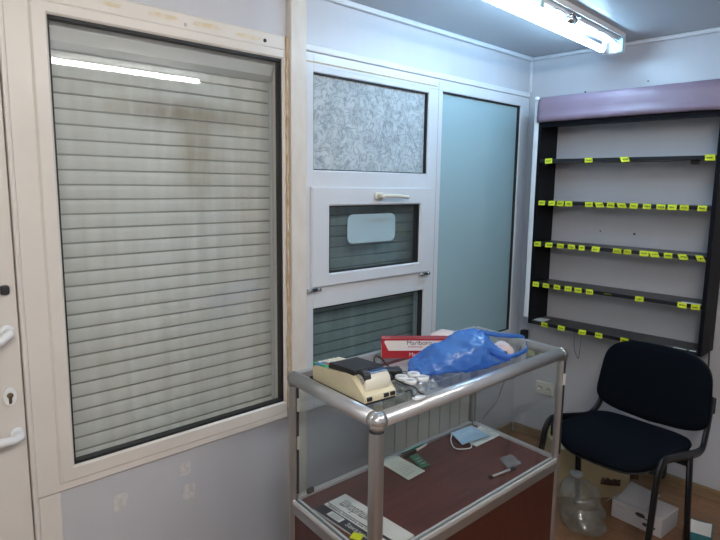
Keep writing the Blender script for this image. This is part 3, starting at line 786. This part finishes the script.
for iy in range(4):
    for ix in range(6):
        y = .274 - iy * .0205; z = .052 + (LN - .005 - y) * (.020 / .195) - .001
        b = B(); box(b, (.0145 + ix * .0178, y, z + .002), (.0142, .016, .009), Matrix.Rotation(-.10, 3, 'X'), .002)
        colk = kc[(ix * 4 + (3 - iy)) % 24]
        link('key', b, colk, cr)
for x in (.016, .078, .102):
    b = B(); box(b, (x, .004, .016), (.018, .006, .011), None, .001); link('port', b, 'softblack', cr)

b = B(); c = Vector((1.320, 1.222, ZT))
box(b, (0, 0, .019), (.072, .042, .036), None, .006)
pa = link('power_adapter', b, 'black'); pa.location = c; pa.rotation_euler = (0, 0, -.55)
tag(pa, 'black plug-in power adapter lying between the cash register and blue bag', 'adapter')
for yy in (-.009, .009):
    b = B(); tube(b, [(.036, yy, .02), (.054, yy, .02)], .0022, 8); link('pin', b, 'chrome', pa, True)
b = B(); tube(b, smooth_path([(-.034, 0, .02), (-.048, .02, .055), (-.035, .05, .064), (-.01, .075, .045), (.02, .09, .012), (.05, .085, .0035)]), .0025, 6); link('cord', b, 'black', pa, True)
b = B(); tube(b, smooth_path([(1.236, 1.082, ZT + .016), (1.248, 1.078, ZT + .02), (1.240, 1.062, ZT + .024), (1.222, 1.045, .906), (1.212, 1.03, .908), (1.207, 1.018, .907)]), .0024, 6)
rc = tag(link('thin_lead', b, 'black', None, True), 'thin black lead running from the cash register to the front rail', 'cable')
b = B(); tube(b, smooth_path([(1.288, 1.19, ZT + .030), (1.276, 1.172, ZT + .028), (1.2665, 1.12, ZT + .026), (1.262, 1.07, ZT + .028), (1.252, 1.045, .907), (1.246, 1.022, .907)]), .0024, 6)
tag(link('thin_lead', b, 'black', None, True), 'thin black lead trailing from the adapter over the front rail', 'cable')
b = B(); lathe(b, [(.016, 0), (.02, .002), (.019, .006), (.008, .008)], (0, 0, 0), 18)
o = link('white_disc', b, 'lid', None, True); o.location = (1.218, 1.016, .9025); o.scale = (1.15, .8, 1); o.rotation_euler = (-.12, 0, 0)
tag(o, 'small white oval button resting on the front rail beside the jars', 'button')

# tray of small jars
jt = thing('jar_tray', 'clear blister tray beside blue bag holding white-lidded jars', 'tray', (1.3205, 1.113, ZT), -1.70)
b = B(); box(b, (0, 0, .0045), (.126, .104, .003), None, .001); frame_ring_pts = None
for x0, x1, y0, y1 in ((-.063, .063, -.052, -.050), (-.063, .063, .050, .052), (-.063, -.061, -.052, .052), (.061, .063, -.052, .052)): bb(b, x0, x1, y0, y1, .001, .011)
link('tray', b, 'clear', jt)
JL = ['right-hand back', 'right-hand middle', 'right-hand front', 'left-hand back', 'left-hand middle', 'left-hand front']
jars = [(-.041, .0255), (.0, .025), (.041, .0255), (-.041, -.025), (.0, -.0255), (.041, -.025)]
for k, (x, y) in enumerate(jars):
    p = Matrix.Rotation(-1.70, 3, 'Z') @ Vector((x, y, 0)) + Vector((1.3205, 1.113, ZT + .0062))
    op = k in (2, 5)
    j = thing('small_jar', (f'open clear jar with crumpled contents, {JL[k]} in the tray' if op else f'small clear jar with white screw lid, {JL[k]} place in the tray'), 'jar', p, 0, 'small jars in the clear tray')
    b = B(); lathe(b, [(.017, 0), (.0192, .002), (.0192, .012), (.018, .015)], (0, 0, 0), 20); link('jar_body', b, 'clear', j, True)
    if not op:
        b = B(); lathe(b, [(.0188, .0142), (.0202, .0152), (.0202, .0235), (.019, .0255), (.0135, .0255), (.0125, .0228)], (0, 0, 0), 22); ld = link('lid', b, 'lid', j, True)
        b = B(); lathe(b, [(.0123, .0226), (.0123, .0236)], (0, 0, 0), 22); link('lid_recess', b, 'capin', ld, True)
    else:
        b = B(); g = bmesh.ops.create_icosphere(b, subdivisions=2, radius=.0125)
        for v in g['verts']: v.co = v.co * (1 + .35 * noise.noise(v.co * 120)) + Vector((0, 0, .0185))
        link('contents', b, 'clear', j)

# cigarette carton (tilted, facing the camera)
cdv = Vector((.755, -.655, 0)).normalized()
ct = thing('cigarette_carton', 'long red and white cigarette carton standing behind the blue bag', 'carton', (1.461, 1.396, ZT), math.atan2(cdv.y, cdv.x))
CW, CH, CT = .255, .072, .046
LE = Matrix.Rotation(.28, 3, 'X')                              # leaning back a little
b = B()
ra = [(0, 0, 0), (0, 0, CH), (0, CT, CH), (0, CT, 0)]
loft(b, [[(x, y, z) for _, y, z in ra] for x in (0, CW)])
bmesh.ops.bevel(b, geom=[e for e in b.edges], offset=.0015, segments=1, affect='EDGES')
link('carton_box', b, 'red', ct)
b = B()
# white band with a notched left end on the front face
pts = [(.008, .061), (.016, .045), (.024, .029), (CW - .004, .029), (CW - .004, .066), (.05, .066), (.012, .066)]
lo = [b.verts.new((x, -.0002, z)) for x, z in pts]; hi = [b.verts.new((x, -.0008, z)) for x, z in pts]
b.faces.new(hi); b.faces.new(lo[::-1])
for i in range(len(pts)): b.faces.new((lo[i], lo[(i + 1) % len(pts)], hi[(i + 1) % len(pts)], hi[i]))
link('white_band', b, 'card', ct)
b = B(); bb(b, -.0008, -.0002, .002, .02, .006, .05); link('end_label', b, 'card', ct)
b = B(); bb(b, .0, .03, -.0006, .03, CH + .0002, CH + .001); link('top_flap', b, 'pinkred', ct)
fm = lambda x, z: basis((x, -.0009, z), (1, 0, 0), (0, 0, 1), (0, -1, 0))
text('lettering', 'Marlboro', .021, 'ink', fm(.088, .057), ct, sx=1.15)
text('lettering', '(selected)', .011, 'red', fm(.094, .044), ct, sx=1.2)
text('lettering', 'Marlboro', .020, 'card', basis((.098, -.0003, .014), (1, 0, 0), (0, 0, 1), (0, -1, 0)), ct)

# blue carrier bag lying on its side, mouth to the right
def bag_body():
    b = B()
    nu, nv = 84, 64
    rings = []
    # stations along the bag: (x, halfdepth, height, centre y)
    st = [(0.0, .012, .02, .02), (.015, .045, .045, .015), (.05, .068, .064, .008), (.10, .082, .090, 0), (.16, .088, .113, 0), (.215, .086, .130, .003), (.255, .080, .131, .006), (.29, .074, .114, .004), (.315, .066, .080, -.002), (.335, .060, .068, -.006)]
    def samp(t):
        f = t * (len(st) - 1); i = min(int(f), len(st) - 2); k = f - i; k = k * k * (3 - 2 * k) * .5 + k * .5
        return [a + (c - a) * k for a, c in zip(st[i], st[i + 1])]
    for i in range(nu + 1):
        x, hd, hh, cy = samp(i / nu)
        rr = []
        for j in range(nv):
            a = 2 * PI * j / nv
            ca, sa = math.cos(a), math.sin(a)
            y = cy + hd * math.copysign(abs(ca) ** .8, ca)
            z = hh * (.5 + .5 * sa) if sa > 0 else hh * .5 * (1 - abs(sa) ** .6)
            p = Vector((x, y, z))
            q = p * 1.0
            k = .012 * noise.noise(Vector((x * 13, y * 16, z * 16))) - .012 * abs(noise.noise(Vector((x * 14 + z * 22, y * 20, z * 24 - x * 16)))) - .008 * abs(noise.noise(Vector((x * 38 - z * 30, y * 40, z * 44 + x * 20)))) + .003 * noise.noise(Vector((x * 80, y * 80, z * 80)))
            n = Vector((0, ca, sa))
            q += n * k * min(1, i / 5)
            q.z = max(q.z, .0008 + .0006 * (sa + 1))
            wy = 1.190 - .2955 * q.x + .9553 * q.y
            if wy < 1.060: q.z = max(q.z, .0225 * min(1, (1.060 - wy) / .012))
            rr.append(q)
        rings.append(rr)
    vv = loft(b, rings, True, False)
    b.faces.new([v for v in vv[0]][::-1])
    return b
bg = thing('carrier_bag', 'crumpled translucent blue plastic carrier bag lying on the glass counter top', 'bag', (1.394, 1.190, ZT), -.30)
link('bag_body', bag_body(), 'bag', bg, True)
def ribbon(path, w, wd):
    b = B(); P = smooth_path(path, 7); wd = Vector(wd).normalized()
    ra = []
    for i, p in enumerate(P):
        ww = w * (1 + .25 * noise.noise(p * 40))
        ra.append([p - wd * ww / 2, p + wd * ww / 2, p + wd * ww / 2 + Vector((0, .0006, .0006)), p - wd * ww / 2 + Vector((0, .0006, .0006))])
    loft(b, ra); return b
link('bag_handle', ribbon([(.24, -.02, .131), (.30, -.025, .116), (.36, -.035, .106), (.41, -.04, .100), (.432, -.042, .090), (.438, -.045, .062), (.428, -.05, .05), (.39, -.052, .04), (.333, -.054, .036)], .015, (0, .5, .8)), 'bag', bg, True)
link('bag_handle', ribbon([(.25, -.065, .080), (.29, -.072, .058), (.32, -.078, .046), (.335, -.084, .044)], .026, (.5, 0, .8)), 'bag', bg, True)

def paper_roll(label, loc, rot, r, h):
    t = thing('paper_roll', label, 'paper roll', loc)
    t.rotation_euler = rot
    b = B()
    lathe(b, [(r * .30, h), (r * .96, h), (r, h - .003), (r, .003), (r * .96, 0), (r * .30, 0), (r * .30, h)], (0, 0, 0), 30, caps=False); link('paper', b, 'roll', t, True)
    b = B(); lathe(b, [(r * .29, .004), (r * .29, h - .002), (r * .26, h - .002), (r * .26, .004)], (0, 0, 0), 20, caps=False); link('core', b, 'core', t, True)
    return t
paper_roll('pinkish paper roll with brown core showing at the mouth of the blue bag', (1.778, 1.108, ZT + .0345), (PI / 2, 0, -.72), .034, .05)
paper_roll('pinkish paper roll lying behind the blue bag with its core hidden', (1.80, 1.25, ZT + .043), (PI / 2, 0, -1.30), .042, .09)
b = B(); box(b, (0, 0, .03), (.10, .07, .06), None, .01)
for v in b.verts: v.co += Vector((noise.noise(v.co * 20), noise.noise(v.co * 20 + Vector((3, 3, 3))), 0)) * .006
o = link('tissue_pack', b, 'roll', None, True); o.location = (1.745, 1.345, ZT); o.rotation_euler = (0, 0, .2)
tag(o, 'small pinkish tissue pack tucked behind the top of the blue bag', 'tissue pack')

# ------------------------------------------------------------------ things on the deck inside the case
DK = DZ + .0006
S = (1.5 - DZ) / (1.5 - .465)
def dq(pts, dx=0, dy=0): return [(x * S + dx, y * S + dy) for x, y in pts]
mg = thing('magazine', 'black and white magazine lying inside the near end of the case', 'magazine', (0, 0, 0))
mq = dq([(1.232, 1.040), (1.239, 1.350), (1.100, 1.350), (1.095, 1.040)], .002, -.008)
ax = (Vector((*mq[1], 0)) - Vector((*mq[0], 0))); ay = Vector((*mq[3], 0)) - Vector((*mq[0], 0))
def mp_(u, v, z=0):                                               # u: 0 left margin .. 1 along reading line, v: 0 bottom .. 1 top of the cover
    # reading direction runs from far end to near end; the heading sits on the right long side
    o = Vector((*mq[1], 0)); return o - ax * u + (Vector((*mq[3], 0)) - Vector((*mq[0], 0))) * (1 - v) + Vector((0, 0, z))
def mpoly(pts, z0, z1, mname, nm):
    b = B(); quadprism(b, [mp_(u, v) for u, v in pts], z0, z1); return link(nm, b, mname, mg)
mpoly([(-.0, 0), (1.0, 0), (1.0, 1), (0, 1)], DK, DK + .006, 'paper', 'pages')
Z1 = DK + .0062
mpoly([(.0, .0), (1, .0), (1, .30), (0, .30)], Z1, Z1 + .0003, 'darkprint', 'dark_panel')
mpoly([(.16, .08), (.36, .08), (.36, .26), (.16, .26)], Z1 + .0003, Z1 + .0006, 'card', 'barcode_box')
mpoly([(.0, .44), (.45, .44), (.62, .455), (.8, .50), (1, .52), (1, .42), (0, .42)], Z1, Z1 + .0003, 'darkprint', 'dark_stripe')
for k in range(5):
    mpoly([(.19, .10 + k * .03), (.33, .10 + k * .03), (.33, .115 + k * .03), (.19, .115 + k * .03)], Z1 + .0006, Z1 + .0008, 'greyprint', 'print_line')
rd = -ax.normalized(); upv = (mp_(0, 1) - mp_(0, 0)).normalized()
text('heading', 'Шкорпшиг', .050, 'ink', basis(mp_(.10, .69, Z1), rd, upv, (0, 0, 1)), mg, sx=.56)
text('heading', 'Заказные', .024, 'paper', basis(mp_(.42, .16, Z1 + .0003), rd, upv, (0, 0, 1)), mg)
text('heading', 'Заказать, позвонить или купить', .0135, 'ink', basis(mp_(.04, .365, Z1), rd, upv, (0, 0, 1)), mg, sx=1.05)
b = B(); q = mp_(.66, .0); box(b, (q.x, q.y, Z1 + .004), (.03, .035, .004), .4, .001)
o = tag(link('price_tag', b, 'yellow'), 'bright yellow price tag lying on the magazine edge inside the case', 'price tag')

def papersheet(name, label, pts, z, th, m, cat, fn=None):
    b = B(); P = [(*p, z) for p in pts]
    sheet(b, P[3], P[2], P[1], P[0], 8, 8, fn, th)
    return tag(link(name, b, m, None, False), label, cat)
b = B(); P = dq([(1.232, 1.15), (1.30, 1.10), (1.255, 1.045), (1.246, 1.045)], .012, -.006)
sh = dq([(1.523, 1.42), (1.613, 1.416), (1.598, 1.26), (1.503, 1.258)], -.032, .006)
fs = papersheet('printed_form', 'pale printed paper form lying on the deck inside the case', sh, DK + .0030, .001, 'greenpaper', 'paper', lambda u, v: .0015 * math.sin(3 * u) * v)
b = B()
v0, v1, v2, v3 = [Vector((*p, DK + .0045)) for p in sh]
for k in range(9):
    t = .1 + k * .09
    a = v0.lerp(v3, t).lerp(v1.lerp(v2, t), .1); c = v0.lerp(v3, t).lerp(v1.lerp(v2, t), .1 + random.uniform(.5, .8))
    w = (v3 - v0).normalized() * .0016
    quadprism(b, [a, c, c + w, a + w], DK + .0044, DK + .0048)
link('print_line', b, 'greyprint', fs)
gp = dq([(1.640, 1.375), (1.684, 1.37), (1.650, 1.275), (1.606, 1.28)], -.034, .008)
gc = papersheet('green_packet', 'small green printed packet beside the pale form inside the case', gp, DK + .003, .0022, 'green', 'packet')
b = B(); g0, g1, g2, g3 = [Vector((*p, 0)) for p in gp]
for k in range(3):
    a = g0.lerp(g3, .3 + .2 * k).lerp(g1.lerp(g2, .3 + .2 * k), .3); c = g0.lerp(g3, .3 + .2 * k).lerp(g1.lerp(g2, .3 + .2 * k), .8); w = (g3 - g0).normalized() * .006
    quadprism(b, [a, c, c + w, a + w], DK + .0031, DK + .0035)
link('print_line', b, 'greyprint', gc)
pn = thing('ballpoint_pen', 'dark ballpoint pen with pale barrel lying by the back glass', 'pen', (1.685, 1.412, DK + .005), .10)
b = B(); lathe(b, [(.002, -.085), (.0048, -.07), (.0048, .0)], (0, 0, 0), 10, RY); link('barrel', b, 'softblack', pn, True)
b = B(); lathe(b, [(.0052, .0), (.0052, .05), (.004, .075)], (0, 0, 0), 10, RY); link('cap', b, 'roll', pn, True)
b = B(); bb(b, .01, .05, -.001, .001, .005, .0075); link('clip', b, 'chrome', pn)
b = B(); lathe(b, [(.002, -.08), (.0042, -.07), (.0042, .065), (.003, .07)], (0, 0, 0), 10, RY)
o = link('green_pencil', b, 'kgreen', None, True); o.location = (1.70, 1.432, DK + .0045); o.rotation_euler = (0, 0, -.03)
tag(o, 'thin dark green pencil lying along the back rail behind the pen', 'pencil')

mk = dq([(1.918, 1.418), (2.050, 1.404), (2.018, 1.290), (1.862, 1.318)], -.030, -.022)
ms = thing('face_mask', 'pale blue pleated face mask inside the back corner of the case', 'face mask', (0, 0, 0))
b = B(); P = [(*p, DK + .010) for p in mk]
sheet(b, P[3], P[2], P[1], P[0], 16, 24, lambda u, v: .0035 * abs((v * 4) % 1 - .5) * math.sin(PI * u) + .004 * math.sin(PI * u) * math.sin(PI * v), .0012)
link('mask_body', b, 'mask', ms, True)
b = B(); tube(b, smooth_path([(mk[0][0] + .005, mk[0][1] - .005, DK + .011), (mk[0][0] - .045, mk[0][1] - .035, DK + .004), (mk[3][0] - .035, mk[3][1] + .01, DK + .003), (mk[3][0] - .005, mk[3][1] - .025, DK + .003), (mk[3][0] + .025, mk[3][1] - .028, DK + .003), (mk[3][0] + .05, mk[3][1] - .004, DK + .010)]), .0022, 6); link('ear_loop', b, 'lid', ms, True)
wc = dq([(1.91, 1.35), (2.075, 1.362), (2.055, 1.252), (1.892, 1.256)], -.016, .002)
papersheet('white_envelope', 'white folded envelope under the blue face mask', wc, DK + .003, .0022, 'paper', 'envelope')
cl = thing('clear_card_holder', 'clear plastic card holder with pale grip by the front glass', 'card holder', (0, 0, 0))
b = B(); P = [(*p, DK + .004) for p in dq([(1.853, 1.139), (1.919, 1.124), (1.882, 1.058), (1.800, 1.060)])]
sheet(b, P[3], P[2], P[1], P[0], 4, 4, None, .003); link('plate', b, 'clear', cl)
b = B(); tube(b, [(1.726, 1.088, DK + .006), (1.825, 1.070, DK + .006)], .0042, 10); link('grip', b, 'fluff', cl, True)
b = B(); box(b, (1.835, 1.068, DK + .006), (.03, .012, .010), -.15, .002); box(b, (1.722, 1.0885, DK + .006), (.012, .013, .012), -.15, .002); link('clip', b, 'softblack', cl)

# ------------------------------------------------------------------ chair
ch = thing('visitor_chair', 'black fabric visitor chair with black steel frame standing by the shelves', 'chair', (2.46, .905, 0), 0)
th = .10
ch.matrix_world = basis((2.46, .905, 0), (-math.sin(th), -math.cos(th), 0), (-math.cos(th), math.sin(th), 0), (0, 0, -1))
# local frame: x = lateral (towards the right in the photo), y = forward; build in a right-handed frame instead
ch.matrix_world = basis((2.46, .905, 0), (-math.cos(th), math.sin(th), 0), (math.sin(th), math.cos(th), 0), (0, 0, 1))
def cv(w, v, z): return (v, -w, z)                              # (lateral, forward, height) -> local
def superell(a, n): 
    c, s = math.cos(a), math.sin(a)
    return math.copysign(abs(c) ** (2 / n), c), math.copysign(abs(s) ** (2 / n), s)
def pad(fn, n=4.0, nlow=None, seg=56, rows=((.0, -1), (.55, -1), (.9, -.96), (.975, -.6), (1, 0), (.975, .55), (.91, .86), (.75, 1.0), (.5, 1.06), (.25, 1.08), (0.02, 1.08))):
    b = B(); rings = []
    for sc, t in rows:
        sc = max(sc, .02)
        rings.append([fn(q[0] * sc, q[1] * sc, t) for q in (superell(2 * PI * k / seg, nlow if nlow and k > seg / 2 else n) for k in range(seg))])
    loft(b, rings); return b
def seat_fn(x, y, t):
    w = x * .228; v = .015 + y * .215
    z = .462 + .05 * (v - 0) + .024 * t
    f = max(0, (v - .10) / .13); z -= .055 * f ** 2
    z += -.006 * (1 - x * x) * (t > 0)
    v += .018 * (1 - x * x) * max(0, y)
    return cv(w, v, z)
link('seat', pad(seat_fn), 'fabric', ch, True)
def seat_shell(x, y, t):
    p = seat_fn(x * .97, y * .97, 0); return (p[0], p[1], p[2] - .024 + .006 * t)
link('seat_shell', pad(seat_shell), 'softblack', ch, True)
def back_fn(x, y, t):
    k = 3.0 if y > 0 else 6.0
    w = x * (.243 - .014 * y) - .004; u = y * .148
    zc = .648 + u - (.034 * (1 - x * x) * (y < 0) * abs(y)) + (.012 * (1 - x * x) if y > 0 else 0) * abs(y)
    v = -.215 - .16 * (zc - .5) + .022 * x * x + .020 * t
    return cv(w, v, zc)
link('backrest', pad(back_fn, 4.0, 6.5), 'fabric', ch, True)
def back_shell(x, y, t):
    p = back_fn(x * .975, y * .975, -.9); return (p[0] - .004 + .004 * t, p[1], p[2])
link('back_shell', pad(back_shell, 4.0, 6.5), 'softblack', ch, True)
for s in (-1, 1):
    w = .243 * s
    b = B(); tube(b, smooth_path([cv(w * 1.03, .305, .012), cv(w * 1.02, .27, .20), cv(w, .235, .40), cv(w, .222, .455), cv(w, .195, .487), cv(w, .15, .490), cv(w, .05, .470), cv(w, -.10, .440), cv(w, -.16, .443), cv(w * .97, -.20, .48), cv(w * .95, -.232, .55), cv(w * .93, -.25, .64)], 7), .0105, 12, cv(1, 0, 0), .019)
    fr = link('side_frame', b, 'steel', ch, True)
    b = B(); tube(b, [cv(w * 1.04, .309, .0), cv(w * 1.03, .304, .02)], .013, 12, cv(1, 0, 0), .0215); link('foot_cap', b, 'softblack', fr, True)
    b = B(); tube(b, [cv(w, -.045, .452), cv(w * 1.01, -.07, .20), cv(w * 1.02, -.095, .012)], .0105, 12, cv(1, 0, 0), .019); lg = link('rear_leg', b, 'steel', ch, True)
    b = B(); tube(b, [cv(w * 1.03, -.096, .0), cv(w * 1.03, -.094, .02)], .013, 12, cv(1, 0, 0), .0215); link('foot_cap', b, 'softblack', lg, True)
    b = B(); box(b, cv(w * .93, -.262, .60), (.012, .03, .07), None, .004); link('back_bracket', b, 'softblack', ch)
for v, z in ((.17, .425), (-.05, .405)):
    b = B(); tube(b, [cv(-.243, v, z), cv(.243, v, z)], .011, 12); tube(b, [cv(-.24, v, z), cv(-.24, v, z + .05)], .009, 10); tube(b, [cv(.24, v, z), cv(.24, v, z + .05)], .009, 10)
    link('cross_bar', b, 'steel', ch, True)

# ------------------------------------------------------------------ things under the chair
# pale cardboard box with torn corner
cb = thing('cardboard_box', 'pale brown cardboard box standing behind the chair legs', 'box', (2.545, 1.245, 0), -.775)
b = B()                                                          # local x runs along the front towards the right of the photo
LBX, WBX, HBX = .36, .26, .245
t = .005
bb(b, 0, LBX, 0, t, 0, HBX); bb(b, 0, LBX, WBX - t, WBX, 0, HBX); bb(b, 0, t, t, WBX - t, 0, HBX); bb(b, LBX - t, LBX, t, WBX - t, 0, HBX * .8); bb(b, t, LBX - t, t, WBX - t, 0, t)
link('box_walls', b, 'cardbox', cb)
b = B(); sheet(b, (.0, 0, HBX), (LBX * .9, 0, HBX), (LBX * .9, .13, HBX + .006), (0, .13, HBX + .004), 6, 4, lambda u, v: .004 * math.sin(4 * u), .004); link('flap', b, 'cardbox', cb)
b = B(); sheet(b, (LBX + .001, -.004, .10), (LBX + .035, -.01, .10), (LBX + .03, .0, .20), (LBX + .001, .002, .20), 6, 6, lambda u, v: .02 * noise.noise(Vector((u * 4, v * 4, 2))), .004); link('torn_flap', b, 'cardtorn', cb)
b = B(); sheet(b, (.215, -.012, .075), (.31, -.012, .065), (.315, -.002, .095), (.225, -.002, .105), 8, 5, lambda u, v: .02 * noise.noise(Vector((u * 5, v * 4, 7))), .004); link('torn_flap', b, 'cardtorn', cb)
b = B(); bb(b, .245, .275, -.0012, 0, .225, .238); link('label_patch', b, 'residue', cb)

# big clear bottle, squashed
bt = thing('plastic_bottle', 'large crumpled clear plastic bottle standing on the floor under the chair', 'bottle', (2.408, 1.022, 0))
bt.scale = (1.12, 1.12, .80)
b = B(); rings = []
prof = [(.03, .004), (.066, .0), (.080, .012), (.083, .05), (.080, .075), (.083, .085), (.080, .11), (.074, .125), (.078, .14), (.080, .165), (.077, .185), (.068, .208), (.050, .228), (.030, .240), (.022, .245), (.022, .262)]
pr2 = []
for (r0, z0), (r1, z1) in zip(prof, prof[1:]):
    for k in range(3): pr2.append((r0 + (r1 - r0) * k / 3, z0 + (z1 - z0) * k / 3))
pr2.append(prof[-1])
for r, z in pr2:
    rr = []
    for k in range(36):
        a = 2 * PI * k / 36
        q = Vector((r * math.cos(a), r * math.sin(a), z))
        d = 1 + .16 * noise.noise(q * 14) * min(1, z / .04) + .06 * noise.noise(q * 40)
        lean = -.16 * z
        rr.append((q.x * d + lean * -.69, q.y * d + lean * -.72 + .14 * z, max(.001, z + .01 * noise.noise(q * 9) * min(1, z / .05))))
    rings.append(rr)
loft(b, rings); link('bottle_body', b, 'bottle', bt, True)
b = B(); lathe(b, [(.0235, 0), (.0245, .002), (.0245, .016), (.022, .018)], (.11 * .262, -.0 + .255 * .262, .258), 20); link('bottle_cap', b, 'greyprint', bt, True)

# white product box
wb = thing('white_box', 'white printed cardboard product box with open flap on the floor under the chair', 'box', (2.585, .985, 0), -1.66)
WL, WW, WH = .225, .16, .085
b = B(); bb(b, 0, WL, 0, WW, 0, WH, .002); link('box_body', b, 'boxwhite', wb)
b = B(); sheet(b, (.015, .02, WH + .002), (WL * .62, .02, WH + .002), (WL * .7, WW * .75, WH + .045), (.02, WW * .8, WH + .05), 6, 4, None, .002); link('flap', b, 'boxwhite', wb)
b = B(); sheet(b, (.0, .005, WH + .001), (-.03, .005, WH - .03), (-.032, .07, WH - .03), (.0, .075, WH + .001), 3, 3, None, .002); link('side_flap', b, 'boxwhite', wb)
def picture(pts, nm='printed_picture', m='ink'):
    b = B(); lo = [b.verts.new((x, -.0002, z)) for x, z in pts]; hi = [b.verts.new((x, -.0009, z)) for x, z in pts]
    b.faces.new(hi)
    for i in range(len(pts)): b.faces.new((lo[i], lo[(i + 1) % len(pts)], hi[(i + 1) % len(pts)], hi[i]))
    link(nm, b, m, wb)
el = lambda cx, cz, rx, rz: [(cx + rx * math.cos(2 * PI * k / 16), cz + rz * math.sin(2 * PI * k / 16)) for k in range(16)]
picture(el(.130, .064, .022, .010)); picture([(.145, .060), (.178, .056), (.178, .050), (.145, .056)]); picture(el(.180, .0535, .008, .005))
picture(el(.158, .030, .017, .008)); picture([(.17, .030), (.192, .034), (.192, .028), (.17, .026)]); picture(el(.193, .031, .006, .006))
for k in range(2): picture([(.02, .066 - k * .008), (.065, .066 - k * .008), (.065, .063 - k * .008), (.02, .063 - k * .008)], 'print_line', 'greyprint')
picture([(.02, .038), (.085, .038), (.085, .036), (.02, .036)], 'print_line', 'greyprint')

# teal carton with a white inside
tb = thing('teal_tray', 'small teal open box with white inside on the floor behind the chair leg', 'box', (2.70, .655, 0), -1.35)
b = B(); LT, WT, HT = .105, .125, .045
bb(b, -LT / 2, LT / 2, -WT / 2, -WT / 2 + .004, 0, HT); bb(b, -LT / 2, LT / 2, WT / 2 - .004, WT / 2, 0, HT); bb(b, -LT / 2, -LT / 2 + .004, -WT / 2, WT / 2, 0, HT); bb(b, LT / 2 - .004, LT / 2, -WT / 2, WT / 2, 0, HT); bb(b, -LT / 2, LT / 2, -WT / 2, WT / 2, 0, .004)
link('box_walls', b, 'teal', tb)
b = B(); sheet(b, (-LT / 2 + .005, -WT / 2 + .005, .032), (LT / 2 - .005, -WT / 2 + .005, .032), (LT / 2 - .005, WT / 2 - .005, .046), (-LT / 2 + .005, WT / 2 - .005, .046), 4, 4, lambda u, v: -.004 * math.sin(PI * u), .002); link('inner_card', b, 'card', tb)

# ------------------------------------------------------------------ world and render look
w = bpy.data.worlds.new('world'); SC.world = w; w.use_nodes = True
w.node_tree.nodes['Background'].inputs['Color'].default_value = (.02, .022, .025, 1)
w.node_tree.nodes['Background'].inputs['Strength'].default_value = .3
vs = SC.view_settings
vs.view_transform = 'Standard'; vs.look = 'None'; vs.gamma = 1.0; vs.exposure = 0.08; vs.use_curve_mapping = False
SC.cycles.max_bounces = 14; SC.cycles.diffuse_bounces = 6; SC.cycles.glossy_bounces = 5; SC.cycles.transparent_max_bounces = 24; SC.cycles.transmission_bounces = 8
SC.cycles.sample_clamp_indirect = 8
SC.cycles.use_denoising = True
